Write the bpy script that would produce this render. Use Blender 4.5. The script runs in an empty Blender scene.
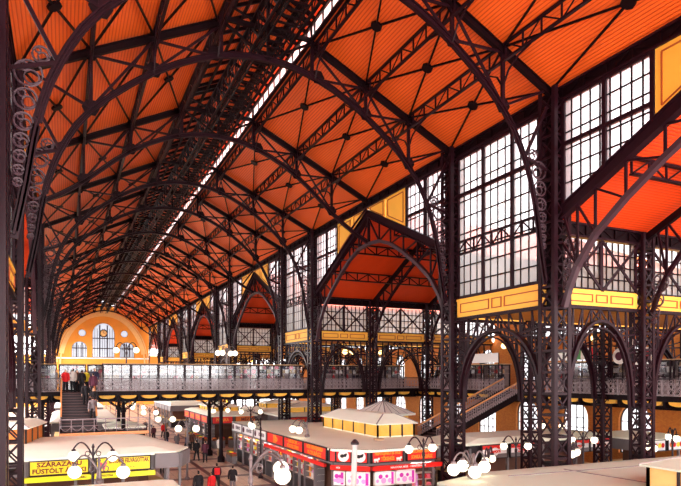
import bpy, bmesh, math, random
from mathutils import Vector, Matrix
random.seed(7)
C = bpy.context.scene.collection
R = math.radians
EYE = 7.0                       # camera height over the ground floor
def Z(h): return EYE + h        # h is height over the eye
XC, HALF = 8.6, 10.4            # middle of the nave, half its width
COLY = [19.1, 26.4, 45.9, 53.4, 72.6, 80.1, 99.3, 106.8, 126.0, 133.5]
ENDY = 152.7
ABAYS = [(19.1, 26.4), (45.9, 53.4), (72.6, 80.1), (99.3, 106.8), (126.0, 133.5)]
BBAYS = [(-0.4, 19.1), (26.4, 45.9), (53.4, 72.6), (80.1, 99.3), (106.8, 126.0), (133.5, 152.7)]
ORD = ['first', 'second', 'third', 'fourth', 'fifth', 'sixth', 'seventh', 'eighth', 'ninth', 'tenth', 'eleventh', 'twelfth',
       'thirteenth', 'fourteenth', 'fifteenth', 'sixteenth', 'seventeenth', 'eighteenth', 'nineteenth', 'twentieth',
       'twenty-first', 'twenty-second', 'twenty-third', 'twenty-fourth', 'twenty-fifth', 'twenty-sixth', 'twenty-seventh', 'twenty-eighth', 'twenty-ninth', 'thirtieth']

# ------------------------------------------------------------------ materials
MATS = {}
def srgb(r, g, b):
    f = lambda c: (c/255/12.92) if c/255 <= 0.04045 else ((c/255+0.055)/1.055)**2.4
    return (f(r), f(g), f(b), 1)
def new_mat(name):
    m = bpy.data.materials.new(name); m.use_nodes = True
    nt = m.node_tree; nt.nodes.clear()
    out = nt.nodes.new('ShaderNodeOutputMaterial')
    return m, nt, out
def paint(name, rgb, rough=0.6, metal=0.0, noise=0.25, scale=3.0, emit=0, spec=0.5):
    """paint or cloth with slight uneven wear"""
    m, nt, out = new_mat(name)
    b = nt.nodes.new('ShaderNodeBsdfPrincipled')
    c = srgb(*rgb)
    tc = nt.nodes.new('ShaderNodeTexCoord'); nz = nt.nodes.new('ShaderNodeTexNoise')
    nz.inputs['Scale'].default_value = scale; nz.inputs['Detail'].default_value = 4
    nt.links.new(tc.outputs['Object'], nz.inputs['Vector'])
    mx = nt.nodes.new('ShaderNodeMix'); mx.data_type = 'RGBA'
    mx.inputs['A'].default_value = tuple(x*(1-noise) for x in c[:3])+(1,)
    mx.inputs['B'].default_value = tuple(min(1, x*(1+noise)) for x in c[:3])+(1,)
    nt.links.new(nz.outputs['Fac'], mx.inputs['Factor'])
    nt.links.new(mx.outputs['Result'], b.inputs['Base Color'])
    b.inputs['Roughness'].default_value = rough; b.inputs['Metallic'].default_value = metal
    b.inputs['Specular IOR Level'].default_value = spec
    if emit:
        b.inputs['Emission Color'].default_value = c; b.inputs['Emission Strength'].default_value = emit
    nt.links.new(b.outputs[0], out.inputs[0])
    MATS[name] = m
    return m
def boards(name, rgb, axis, period, rough=0.42):
    """painted boarding: grooves at a fixed pitch across one axis"""
    m, nt, out = new_mat(name)
    b = nt.nodes.new('ShaderNodeBsdfPrincipled')
    g = nt.nodes.new('ShaderNodeNewGeometry'); sp = nt.nodes.new('ShaderNodeSeparateXYZ')
    nt.links.new(g.outputs['Position'], sp.inputs[0])
    mu = nt.nodes.new('ShaderNodeMath'); mu.operation = 'MULTIPLY'; mu.inputs[1].default_value = 2*math.pi/period
    nt.links.new(sp.outputs[axis], mu.inputs[0])
    si = nt.nodes.new('ShaderNodeMath'); si.operation = 'SINE'; nt.links.new(mu.outputs[0], si.inputs[0])
    ma = nt.nodes.new('ShaderNodeMapRange'); ma.inputs['From Min'].default_value = -1; ma.inputs['From Max'].default_value = -0.2
    nt.links.new(si.outputs[0], ma.inputs['Value'])
    nz = nt.nodes.new('ShaderNodeTexNoise'); nz.inputs['Scale'].default_value = 0.35; nz.inputs['Detail'].default_value = 5
    mp = nt.nodes.new('ShaderNodeMapping'); mp.inputs['Scale'].default_value = (3, 1, 1)
    nt.links.new(g.outputs['Position'], mp.inputs[0]); nt.links.new(mp.outputs[0], nz.inputs['Vector'])
    c = srgb(*rgb)
    m1 = nt.nodes.new('ShaderNodeMix'); m1.data_type = 'RGBA'
    m1.inputs['A'].default_value = tuple(x*0.8 for x in c[:3])+(1,); m1.inputs['B'].default_value = tuple(min(1, x*1.15) for x in c[:3])+(1,)
    nt.links.new(nz.outputs['Fac'], m1.inputs['Factor'])
    m2 = nt.nodes.new('ShaderNodeMix'); m2.data_type = 'RGBA'
    m2.inputs['A'].default_value = (c[0]*0.66, c[1]*0.45, c[2]*0.5, 1)
    nt.links.new(ma.outputs[0], m2.inputs['Factor']); nt.links.new(m1.outputs['Result'], m2.inputs['B'])
    nt.links.new(m2.outputs['Result'], b.inputs['Base Color'])
    bp = nt.nodes.new('ShaderNodeBump'); bp.inputs['Strength'].default_value = 0.4; bp.inputs['Distance'].default_value = 0.03
    nt.links.new(ma.outputs[0], bp.inputs['Height']); nt.links.new(bp.outputs[0], b.inputs['Normal'])
    b.inputs['Roughness'].default_value = rough; b.inputs['Specular IOR Level'].default_value = 0.35
    nt.links.new(b.outputs[0], out.inputs[0]); MATS[name] = m
    return m
def glass(name, rgb, clear, rough_tint=(245, 243, 243)):
    """obscured market glass: part clear, part milky"""
    m, nt, out = new_mat(name)
    t = nt.nodes.new('ShaderNodeBsdfTransparent'); t.inputs[0].default_value = srgb(*rgb)
    tr = nt.nodes.new('ShaderNodeBsdfTranslucent'); tr.inputs[0].default_value = srgb(*rough_tint)
    mx = nt.nodes.new('ShaderNodeMixShader'); mx.inputs[0].default_value = clear
    nt.links.new(tr.outputs[0], mx.inputs[1]); nt.links.new(t.outputs[0], mx.inputs[2])
    gl = nt.nodes.new('ShaderNodeBsdfGlossy'); gl.inputs['Roughness'].default_value = 0.1
    m2 = nt.nodes.new('ShaderNodeMixShader'); m2.inputs[0].default_value = 0.06
    nt.links.new(mx.outputs[0], m2.inputs[1]); nt.links.new(gl.outputs[0], m2.inputs[2])
    nt.links.new(m2.outputs[0], out.inputs[0]); MATS[name] = m
    return m
def emitter(name, rgb, s):
    m, nt, out = new_mat(name)
    e = nt.nodes.new('ShaderNodeEmission'); e.inputs[0].default_value = srgb(*rgb); e.inputs[1].default_value = s
    nt.links.new(e.outputs[0], out.inputs[0]); MATS[name] = m
    return m
def floor_mat():
    m, nt, out = new_mat('floor_tiles')
    b = nt.nodes.new('ShaderNodeBsdfPrincipled'); g = nt.nodes.new('ShaderNodeNewGeometry')
    br = nt.nodes.new('ShaderNodeTexBrick'); br.inputs['Scale'].default_value = 1.0
    br.inputs['Color1'].default_value = srgb(226, 200, 180); br.inputs['Color2'].default_value = srgb(212, 182, 162)
    br.inputs['Mortar'].default_value = srgb(150, 116, 106); br.inputs['Mortar Size'].default_value = 0.012
    br.inputs['Brick Width'].default_value = 0.5; br.inputs['Row Height'].default_value = 0.5; br.offset = 0
    nt.links.new(g.outputs['Position'], br.inputs['Vector'])
    sp = nt.nodes.new('ShaderNodeSeparateXYZ'); nt.links.new(g.outputs['Position'], sp.inputs[0])
    def band(axis, period, phase, width):
        a = nt.nodes.new('ShaderNodeMath'); a.operation = 'ADD'; a.inputs[1].default_value = 1000*period-phase
        nt.links.new(sp.outputs[axis], a.inputs[0])
        w = nt.nodes.new('ShaderNodeMath'); w.operation = 'MODULO'; w.inputs[1].default_value = period
        nt.links.new(a.outputs[0], w.inputs[0])
        l = nt.nodes.new('ShaderNodeMath'); l.operation = 'LESS_THAN'; l.inputs[1].default_value = width
        nt.links.new(w.outputs[0], l.inputs[0]); return l
    l1, l2 = band(0, 3.0, 0.2, 0.35), band(1, 4.5, 0.0, 0.8)
    mxx = nt.nodes.new('ShaderNodeMath'); mxx.operation = 'MAXIMUM'
    nt.links.new(l1.outputs[0], mxx.inputs[0]); nt.links.new(l2.outputs[0], mxx.inputs[1])
    mi = nt.nodes.new('ShaderNodeMix'); mi.data_type = 'RGBA'; mi.inputs['B'].default_value = srgb(96, 52, 58)
    nt.links.new(mxx.outputs[0], mi.inputs['Factor']); nt.links.new(br.outputs['Color'], mi.inputs['A'])
    nt.links.new(mi.outputs['Result'], b.inputs['Base Color']); b.inputs['Roughness'].default_value = 0.35
    nt.links.new(b.outputs[0], out.inputs[0]); MATS['floor'] = m
def brick_mat():
    m, nt, out = new_mat('ochre_brick')
    b = nt.nodes.new('ShaderNodeBsdfPrincipled'); g = nt.nodes.new('ShaderNodeTexCoord')
    br = nt.nodes.new('ShaderNodeTexBrick'); br.inputs['Scale'].default_value = 3.0
    br.inputs['Color1'].default_value = srgb(214, 128, 44); br.inputs['Color2'].default_value = srgb(198, 108, 34)
    br.inputs['Mortar'].default_value = srgb(180, 110, 50); br.inputs['Mortar Size'].default_value = 0.01
    sp = nt.nodes.new('ShaderNodeSeparateXYZ'); ad = nt.nodes.new('ShaderNodeMath'); mp = nt.nodes.new('ShaderNodeCombineXYZ')
    nt.links.new(g.outputs['Object'], sp.inputs[0]); nt.links.new(sp.outputs['X'], ad.inputs[0]); nt.links.new(sp.outputs['Y'], ad.inputs[1])
    nt.links.new(ad.outputs[0], mp.inputs['X']); nt.links.new(sp.outputs['Z'], mp.inputs['Y']); nt.links.new(mp.outputs[0], br.inputs['Vector'])
    nt.links.new(br.outputs['Color'], b.inputs['Base Color']); b.inputs['Roughness'].default_value = 0.7
    nt.links.new(b.outputs[0], out.inputs[0]); MATS['brick'] = m

paint('steel', (34, 12, 20), 0.38, 0.0, 0.3, 1.5, 0, 0.14)
paint('steel_dark', (20, 5, 9), 0.5, 0.0, 0.25, 1.5, 0, 0.1)
paint('steel_pale', (56, 32, 42), 0.4, 0.0, 0.3, 1.5)
paint('rail_grey', (150, 132, 136), 0.5, 0, 0.35, 5)
paint('glass_grey', (232, 230, 222), 0.4, 0, 0.1, 2)
paint('ironwork', (70, 50, 58), 0.5, 0.0, 0.35, 5)
paint('yellow', (240, 178, 62), 0.6, 0, 0.1, 1)
paint('yellow_line', (158, 72, 22), 0.6)
paint('ochre', (226, 150, 48), 0.7, 0, 0.15, 0.6)
paint('ochre_pale', (232, 190, 120), 0.7, 0, 0.15, 2)
paint('cream_roof', (192, 203, 188), 0.7, 0, 0.1, 0.4)
paint('pipe_grey', (206, 198, 196), 0.5, 0, 0.1, 2)
paint('kiosk_orange', (206, 118, 44), 0.6, 0, 0.2, 3)
paint('case_back', (156, 132, 128), 0.7, 0, 0.25, 4)
paint('white_roof', (246, 249, 230), 0.7, 0, 0.08, 0.5)
paint('grey_roof', (150, 140, 138), 0.7, 0, 0.15, 0.5)
paint('grey', (120, 112, 114), 0.6, 0, 0.15, 2)
paint('dark', (34, 20, 26), 0.6, 0, 0.3, 2)
paint('black', (18, 12, 16), 0.6, 0, 0.3, 2)
paint('wood', (140, 78, 40), 0.6, 0, 0.3, 4)
paint('rail_wood', (222, 150, 92), 0.45, 0, 0.2, 4)
paint('deck', (90, 66, 66), 0.7, 0, 0.2, 2)
paint('slab', (110, 90, 90), 0.8, 0, 0.2, 1)
paint('white', (240, 236, 232), 0.5, 0, 0.05, 2)
paint('sign_yellow', (250, 226, 20), 0.45, 0, 0.04, 2)
paint('sign_lemon', (236, 240, 30), 0.45, 0, 0.04, 2)
paint('sign_red', (236, 28, 16), 0.4, 0, 0.06, 2)
paint('sign_white', (244, 240, 240), 0.4, 0, 0.04, 2)
paint('letter_maroon', (120, 24, 16), 0.5)
paint('letter_orange', (255, 160, 40), 0.5, 0, 0.05)
paint('letter_grey', (120, 100, 110), 0.5)
paint('magenta', (200, 40, 170), 0.45, 0, 0.2, 2)
paint('lilac', (226, 160, 220), 0.45, 0, 0.2, 2)
paint('pink', (240, 110, 130), 0.5)
paint('green', (60, 130, 60), 0.6)
paint('orange', (240, 120, 30), 0.55)
paint('lamp_metal', (104, 92, 94), 0.4, 0.3)
paint('lamp_dark', (44, 28, 34), 0.4, 0.3)
paint('skin', (222, 170, 140), 0.6, 0, 0.06)
for n, c in (('cloth_black', (26, 20, 26)), ('cloth_red', (214, 30, 36)), ('cloth_white', (226, 216, 208)), ('cloth_navy', (40, 40, 66)),
             ('cloth_brown', (96, 60, 46)), ('cloth_grey', (120, 110, 112)), ('cloth_yellow', (224, 200, 40)), ('cloth_tan', (180, 146, 110)),
             ('cloth_plum', (84, 34, 54)), ('denim', (60, 66, 96)), ('hair_dark', (36, 22, 20)), ('hair_fair', (170, 120, 70)), ('hair_grey', (150, 144, 142))):
    paint(n, c, 0.85, 0, 0.15, 6)
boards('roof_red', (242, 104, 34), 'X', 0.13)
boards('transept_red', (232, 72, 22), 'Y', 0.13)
glass('glass', (196, 196, 198), 0.7, (196, 196, 198))
glass('strip_glass', (255, 253, 253), 0.7)
glass('end_glass', (150, 150, 154), 0.6, (150, 150, 154))
glass('case_glass', (248, 248, 250), 0.97, (200, 195, 200))
paint('lantern_glow_glass', (214, 160, 66), 0.2, 0, 0.35, 1.2, 0.05)  # amber glow put into the glazing colour; no lamp stands inside
emitter('globe', (255, 232, 196), 0.6)
emitter('tube_light', (255, 240, 220), 4.0)
emitter('globe_warm', (255, 196, 120), 0.8)
floor_mat(); brick_mat()

# ------------------------------------------------------------------ mesh helpers
class MB:
    def __init__(s): s.v = []; s.f = []
    def quadbox(s, cs):
        n = len(s.v); s.v += [tuple(c) for c in cs]
        s.f += [(n, n+3, n+2, n+1), (n+4, n+5, n+6, n+7), (n, n+1, n+5, n+4), (n+1, n+2, n+6, n+5), (n+2, n+3, n+7, n+6), (n+3, n, n+4, n+7)]
        return s
    def box(s, *rng):
        (x0, x1), (y0, y1), (z0, z1) = [(min(r), max(r)) for r in rng]
        return s.quadbox([(x0, y0, z0), (x1, y0, z0), (x1, y1, z0), (x0, y1, z0), (x0, y0, z1), (x1, y0, z1), (x1, y1, z1), (x0, y1, z1)])
    def bar(s, a, b, w, h=None, up=(0, 0, 1)):
        h = w if h is None else h
        a, b = Vector(a), Vector(b); d = b-a
        if d.length < 1e-5: return s
        d.normalize(); u = Vector(up)
        if abs(d.dot(u)) > 0.98: u = Vector((0, 1, 0)) if abs(d.y) < 0.9 else Vector((1, 0, 0))
        x = d.cross(u).normalized(); y = x.cross(d).normalized()
        x *= w/2; y *= h/2
        return s.quadbox([a-x-y, a+x-y, a+x+y, a-x+y, b-x-y, b+x-y, b+x+y, b-x+y])
    def poly(s, pts, w, h=None, up=(0, 0, 1)):
        for p, q in zip(pts, pts[1:]): s.bar(p, q, w, h, up)
        return s
    def tube(s, pts, r, n=8, close=False):
        pts = [Vector(p) for p in pts]; base = len(s.v); k = len(pts)
        rs = r if isinstance(r, (list, tuple)) else [r]*k
        for i, p in enumerate(pts):
            if close: d = pts[(i+1) % k]-pts[i-1]
            else: d = (pts[min(i+1, k-1)]-pts[max(i-1, 0)])
            d.normalize(); u = Vector((0, 0, 1)) if abs(d.z) < 0.95 else Vector((1, 0, 0))
            x = d.cross(u).normalized(); y = x.cross(d).normalized()
            for j in range(n):
                a = 2*math.pi*j/n; s.v.append(tuple(p+(x*math.cos(a)+y*math.sin(a))*rs[i]))
        for i in range(k if close else k-1):
            i2 = (i+1) % k
            for j in range(n):
                j2 = (j+1) % n; s.f.append((base+i*n+j, base+i*n+j2, base+i2*n+j2, base+i2*n+j))
        if not close:
            s.f.append(tuple(base+j for j in range(n))[::-1]); s.f.append(tuple(base+(k-1)*n+j for j in range(n)))
        return s
    def lathe(s, prof, c=(0, 0, 0), n=16):
        base = len(s.v)
        for r, z in prof:
            for j in range(n):
                a = 2*math.pi*j/n; s.v.append((c[0]+r*math.cos(a), c[1]+r*math.sin(a), c[2]+z))
        for i in range(len(prof)-1):
            for j in range(n):
                j2 = (j+1) % n; s.f.append((base+i*n+j, base+i*n+j2, base+(i+1)*n+j2, base+(i+1)*n+j))
        s.f.append(tuple(base+j for j in range(n))[::-1]); s.f.append(tuple(base+(len(prof)-1)*n+j for j in range(n)))
        return s
    def ball(s, c, r, n=14, m=9, sz=1.0):
        return s.lathe([(max(1e-4, r*math.sin(math.pi*i/m)), -r*sz*math.cos(math.pi*i/m)) for i in range(m+1)], c, n)
    def ring(s, c, r, t, plane='XZ', n=14):
        pts = []
        for j in range(n):
            a = 2*math.pi*j/n; p, q = r*math.cos(a), r*math.sin(a)
            pts.append((c[0]+p, c[1], c[2]+q) if plane == 'XZ' else (c[0], c[1]+p, c[2]+q))
        return s.tube(pts, t, 5, True)
    def prism(s, poly, d):
        """closed polygon pushed along vector d"""
        n = len(s.v); k = len(poly); d = Vector(d)
        s.v += [tuple(p) for p in poly]+[tuple(Vector(p)+d) for p in poly]
        s.f.append(tuple(range(n, n+k))[::-1]); s.f.append(tuple(range(n+k, n+2*k)))
        for i in range(k):
            j = (i+1) % k; s.f.append((n+i, n+j, n+k+j, n+k+i))
        return s
    def mesh(s, name):
        me = bpy.data.meshes.new(name); me.from_pydata(s.v, [], s.f)
        bm = bmesh.new(); bm.from_mesh(me); bmesh.ops.recalc_face_normals(bm, faces=bm.faces); bm.to_mesh(me); bm.free()
        return me
def wall_with_holes(outer, holes, d, name):
    """flat wall outline with openings, thickened along d"""
    bm = bmesh.new(); edges = []
    for loop in [outer]+holes:
        vs = [bm.verts.new(p) for p in loop]
        edges += [bm.edges.new((vs[i], vs[(i+1) % len(vs)])) for i in range(len(vs))]
    bmesh.ops.triangle_fill(bm, use_beauty=True, edges=edges)
    ret = bmesh.ops.extrude_face_region(bm, geom=list(bm.faces))
    bmesh.ops.translate(bm, vec=Vector(d), verts=[g for g in ret['geom'] if isinstance(g, bmesh.types.BMVert)])
    bmesh.ops.recalc_face_normals(bm, faces=bm.faces)
    me = bpy.data.meshes.new(name); bm.to_mesh(me); bm.free()
    return me
KIDS = {}
def link(name, me, mat, parent=None, loc=None, rot=None, smooth=False):
    o = bpy.data.objects.new(name, me)
    if mat is not None:
        m = MATS[mat] if isinstance(mat, str) else mat
        if not me.materials: me.materials.append(m)
        elif me.materials[0] != m:
            o.material_slots[0].link = 'OBJECT'; o.material_slots[0].material = m
    if parent: o.parent = parent; KIDS.setdefault(parent.name, []).append(o)
    if loc is not None: o.location = loc
    if rot is not None: o.rotation_euler = rot
    C.objects.link(o)
    if smooth:
        for p in me.polygons: p.use_smooth = True
    return o
def obj(name, mb, mat, parent=None, loc=None, rot=None, smooth=False):
    return link(name, mb.mesh(name), mat, parent, loc, rot, smooth)
def tag(o, label, cat, group=None, kind=None):
    o['label'] = label; o['category'] = cat
    if group: o['group'] = group
    if kind: o['kind'] = kind
    return o
def thing(name, label, cat, loc=(0, 0, 0), rz=0, group=None, kind=None):
    o = bpy.data.objects.new(name, None); o.location = loc; o.rotation_euler = (0, 0, rz); o.empty_display_size = 0.2
    C.objects.link(o); return tag(o, label, cat, group, kind)
def dup(root, loc=None, rz=None, label=None, group=None, scale=None):
    def rec(o, parent):
        c = o.copy(); C.objects.link(c)
        if parent: c.parent = parent; KIDS.setdefault(parent.name, []).append(c)
        for ch in list(KIDS.get(o.name, [])): rec(ch, c)
        return c
    r = rec(root, None)
    if loc is not None: r.location = loc
    if rz is not None: r.rotation_euler = (0, 0, rz)
    if label: r['label'] = label
    if group: r['group'] = group
    if scale: r.scale = scale
    return r
def text(name, body, size, mat, parent, loc, rot, width=None, align='CENTER', depth=0.008):
    cu = bpy.data.curves.new(name, 'FONT'); cu.body = body; cu.size = size; cu.extrude = depth; cu.align_x = align; cu.align_y = 'CENTER'
    cu.resolution_u = 2; cu.space_line = 0.85; cu.offset = 0.03*size
    tmp = bpy.data.objects.new('lettering_source', cu); C.objects.link(tmp)
    dg = bpy.context.evaluated_depsgraph_get(); me = bpy.data.meshes.new_from_object(tmp.evaluated_get(dg))
    bpy.data.objects.remove(tmp); bpy.data.curves.remove(cu)
    if width:
        xs = [v.co.x for v in me.vertices]; w = max(xs)-min(xs); k = width/w; cx = (max(xs)+min(xs))/2
        for v in me.vertices: v.co.x = (v.co.x-cx)*k
    me.name = name; me.materials.clear()
    return link(name, me, mat, parent, loc, rot)
def lattice_web(mb, p0, p1, depth, bay, t, cross=False, up=(0, 0, 1), posts=True):
    """posts and diagonals between two chords running p0 to p1, depth along up"""
    p0, p1, u = Vector(p0), Vector(p1), Vector(up)*depth
    n = max(1, round((p1-p0).length/bay)); side = (p1-p0).cross(Vector(up)).normalized()
    for i in range(n+1):
        a = p0.lerp(p1, i/n)
        if posts: mb.bar(a, a+u, t, t, side)
        if i < n:
            b = p0.lerp(p1, (i+1)/n)
            if i % 2 == 0 or cross: mb.bar(a, b+u, t, t*0.5, side)
            if i % 2 == 1 or cross: mb.bar(a+u, b, t, t*0.5, side)
    return mb
# ------------------------------------------------------------------ camera
THETA, FPX = R(25.0), 593.0
cam = bpy.data.cameras.new('camera'); camo = bpy.data.objects.new('camera', cam); C.objects.link(camo)
camo.location = (0, 0, EYE); camo.rotation_euler = (R(90), 0, -THETA)
cam.sensor_width = 36; cam.lens = FPX/681*36; cam.shift_y = (376-243)/681; cam.clip_end = 600
bpy.context.scene.camera = camo

# ------------------------------------------------------------------ roof of the nave
SL = 0.475
def roof_h(dx): return 17.2-SL*abs(dx)
EAVE = roof_h(HALF)                     # 12.26 over the eye
Y0, Y1 = -20.0, ENDY  # roof runs on behind the camera, unseen, to cut light on the near bays
def slab(name, pts, d, mat, label, cat='ceiling'):
    o = obj(name, MB().prism(pts, d), mat); tag(o, label, cat, None, 'structure'); return o
LW = 2.2                                # half width of the ridge lantern
for s, side in ((-1, 'left'), (1, 'right')):
    slab('ceiling_'+side, [(XC+s*LW, Y0, Z(roof_h(LW))), (XC+s*(HALF+0.7), Y0, Z(roof_h(HALF+0.7))), (XC+s*(HALF+0.7), Y1, Z(roof_h(HALF+0.7))), (XC+s*LW, Y1, Z(roof_h(LW)))],
         (0, 0, 0.12), 'roof_red', 'orange-red boarded roof slope on the %s of the nave' % side)
    slab('ceiling_lantern_'+side, [(XC, Y0, Z(17.95)), (XC+s*(LW+0.4), Y0, Z(16.9)), (XC+s*(LW+0.4), Y1, Z(16.9)), (XC, Y1, Z(17.95))],
         (0, 0, 0.1), 'roof_red', 'red boarded roof of the ridge lantern, %s slope' % side)
TR = [(9.35, 1)]
for i, y in enumerate(COLY):
    TR.append((y, 0))
    if i % 2 == 1: TR.append((y+9.75, 1))
TR.sort()
TY = [t[0] for t in TR]
ARCH = [(0, 14.7), (2.5, 14.3), (5.1, 13.0), (7.6, 10.9), (8.75, 9.05), (9.3, 7.3), (9.6, 5.5), (9.88, 4.0)]
def arch_pts(mid):
    a = ARCH[:4]+([(9.0, 9.9), (10.3, 9.2)] if mid else ARCH[4:])
    # finer curve through the nodes
    out = []
    for i in range(len(a)-1):
        p0, p1, p2, p3 = a[max(i-1, 0)], a[i], a[i+1], a[min(i+2, len(a)-1)]
        if i == 0: p0 = (-a[1][0], a[1][1])
        for k in range(3):
            t = k/3
            out.append(tuple(0.5*((2*p1[c])+(-p0[c]+p2[c])*t+(2*p0[c]-5*p1[c]+4*p2[c]-p3[c])*t*t+(-p0[c]+3*p1[c]-3*p2[c]+p3[c])*t**3) for c in (0, 1)))
    out.append(a[-1]); return out
FW = (0, 1, 0)
def rib_mesh(mid):
    mb = MB(); pts = arch_pts(mid)
    full = [(-x, 0, h) for x, h in pts[::-1]]+[(x, 0, h) for x, h in pts[1:]]
    off = lambda k: [(x, 0, h+k) for x, _, h in full]
    mb.poly(off(0), 0.06, 0.26, (0, 0, 1))             # web plate and two flanges
    mb.poly(off(0.11), 0.2, 0.045, (0, 0, 1)); mb.poly(off(-0.11), 0.2, 0.045, (0, 0, 1))
    return mb.mesh('arch_rib')
RIB = [rib_mesh(False), rib_mesh(True)]
def rafter_mesh(s):
    mb = MB(); a, b = (s*(HALF-0.1), 0, EAVE-0.3), (s*LW, 0, roof_h(LW)-0.25)
    mb.bar(a, b, 0.06, 0.32).bar((a[0], 0, a[2]+0.15), (b[0], 0, b[2]+0.15), 0.2, 0.05).bar((a[0], 0, a[2]-0.15), (b[0], 0, b[2]-0.15), 0.2, 0.05)
    return mb.mesh('rafter')
RAFT = [rafter_mesh(-1), rafter_mesh(1)]
def strut(a, b, w=0.15): return MB().bar((a[0], 0, a[1]), (b[0], 0, b[1]), w, w*0.8, FW).mesh('strut')
def rh(dx): return roof_h(dx)-0.4
STR = [((2.2, 14.35), (2.2, rh(2.2))), ((5.1, 13.1), (5.1, rh(5.1))), ((7.6, 11.0), (7.6, rh(7.6)))]
DIA = [((2.5, 14.3), (5.1, rh(5.1))), ((5.1, 13.1), (7.6, rh(7.6))), ((5.1, 13.1), (2.2, rh(2.2))), ((7.6, 11.0), (5.1, rh(5.1))), ((7.6, 11.0), (9.9, rh(9.9)))]
LOWS = [((8.75, 9.1), (9.95, 8.7)), ((8.75, 9.1), (9.95, 11.4))]
MIDS = [((9.0, 9.9), (10.2, 11.5))]
def dbl(l): return [(tuple([s*a[0], a[1]]), tuple([s*b[0], b[1]])) for a, b in l for s in (1, -1)]
STRM, DIAM, LOWM, MIDM = [[strut(a, b, w) for a, b in dbl(l)] for l, w in ((STR, 0.15), (DIA, 0.1), (LOWS, 0.12), (MIDS, 0.12))]
LANT = MB().bar((-LW, 0, 16.1), (LW, 0, 16.1), 0.16, 0.2).bar((-LW, 0, 16.85), (0, 0, 17.85), 0.14, 0.2).bar((LW, 0, 16.85), (0, 0, 17.85), 0.14, 0.2)
for s in (1, -1): LANT.bar((s*LW, 0, 15.8), (s*LW, 0, 16.9), 0.14).bar((0, 0, 14.7), (s*LW, 0, 16.0), 0.1).bar((0, 0, 16.1), (s*LW, 0, 16.9), 0.08)
LANT.bar((0, 0, 14.7), (0, 0, 17.8), 0.14)
LANT = LANT.mesh('lantern_bracing')
def hexplate(x, z, r): return MB().prism([(x+r*math.cos(k*math.pi/3), -0.03, z+r*math.sin(k*math.pi/3)) for k in range(6)], (0, 0.06, 0)).mesh('gusset_plate')
GUS = [hexplate(s*dx, h, r) for dx, ha in ARCH[1:4] for s in (1, -1) for h, r in ((ha+0.12, 0.35), (rh(dx)+0.05, 0.3))]
for i, (y, mid) in enumerate(TR):
    t = thing('roof_truss', 'dark iron truss with a curved rib, %s from the camera, meeting %s' % (ORD[i], 'a gable peak' if mid else 'a column'), 'roof truss', (XC, y, EYE), 0, 'roof trusses over the nave')
    link('arch_rib', RIB[mid], 'steel', t)
    for m in RAFT: link('rafter', m, 'steel_dark', t)
    for m in STRM: link('post', m, 'steel', t)
    for m in DIAM: link('diagonal_brace', m, 'steel', t)
    for m in (MIDM if mid else LOWM): link('tie_strut', m, 'steel', t)
    link('lantern_bracing', LANT, 'steel_dark', t); 
    for m in GUS: link('gusset_plate', m, 'steel_dark', t)

# lattice purlins running the length of the nave
def purlin_parts(t, depth, y0, y1, bay, cross=False, mat='steel'):
    m1 = MB().bar((0, y0, 0), (0, y1, 0), 0.13, 0.08); m2 = MB().bar((0, y0, -depth), (0, y1, -depth), 0.13, 0.08)
    obj('top_chord', m1, mat, t); obj('bottom_chord', m2, mat, t)
    w = MB(); lattice_web(w, (0, y0, -depth), (0, y1, -depth), depth, bay, 0.06, cross)
    obj('lattice_web', w, mat, t)
KB = [MB().poly([(0, 0, -1.7), (0, s*0.35, -1.15), (0, s*0.9, -0.85), (0, s*1.6, -0.72)], 0.06, 0.06, (1, 0, 0)).mesh('knee_brace') for s in (1, -1)]
for dx, wd in ((2.35, 'beside the ridge lantern'), (5.1, 'half way down'), (7.6, 'nearest the eaves')):
    for s, side in ((-1, 'left'), (1, 'right')):
        t = thing('lattice_purlin', 'long lattice purlin under the %s roof slope, the one %s' % (side, wd), 'roof beam', (XC+s*dx, 0, Z(roof_h(dx)-0.12)), 0, 'purlins of the nave roof')
        purlin_parts(t, 0.66, Y0, ENDY, 1.0)
        for y in TY[1:8]:
            for m in KB: link('knee_brace', m, 'steel', t, (0, y, 0))
for s, side in ((-1, 'left'), (1, 'right')):
    t = thing('ridge_girder', 'deep cross-laced girder hanging under the roof ridge, %s of the pair' % side, 'roof beam', (XC+s*0.75, 0, Z(16.3)), 0, 'girders under the ridge')
    purlin_parts(t, 1.25, Y0, ENDY, 1.3, True, 'steel_dark')
t = thing('catwalk', 'narrow dark service catwalk slung between the two ridge girders', 'catwalk', (XC, 0, Z(15.02)))
dk = MB().box((-0.45, -0.4), (Y0, ENDY), (-0.06, 0.06)).box((0.4, 0.45), (Y0, ENDY), (-0.06, 0.06))
for k in range(300): dk.box((-0.45, 0.45), (Y0+k*0.51, Y0+k*0.51+0.12), (0, 0.05))
obj('deck', dk, 'steel_dark', t)
for s in (-1, 1): obj('handrail', MB().bar((s*0.68, Y0, 0.95), (s*0.68, ENDY, 0.95), 0.05), 'steel_dark', t)

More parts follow.
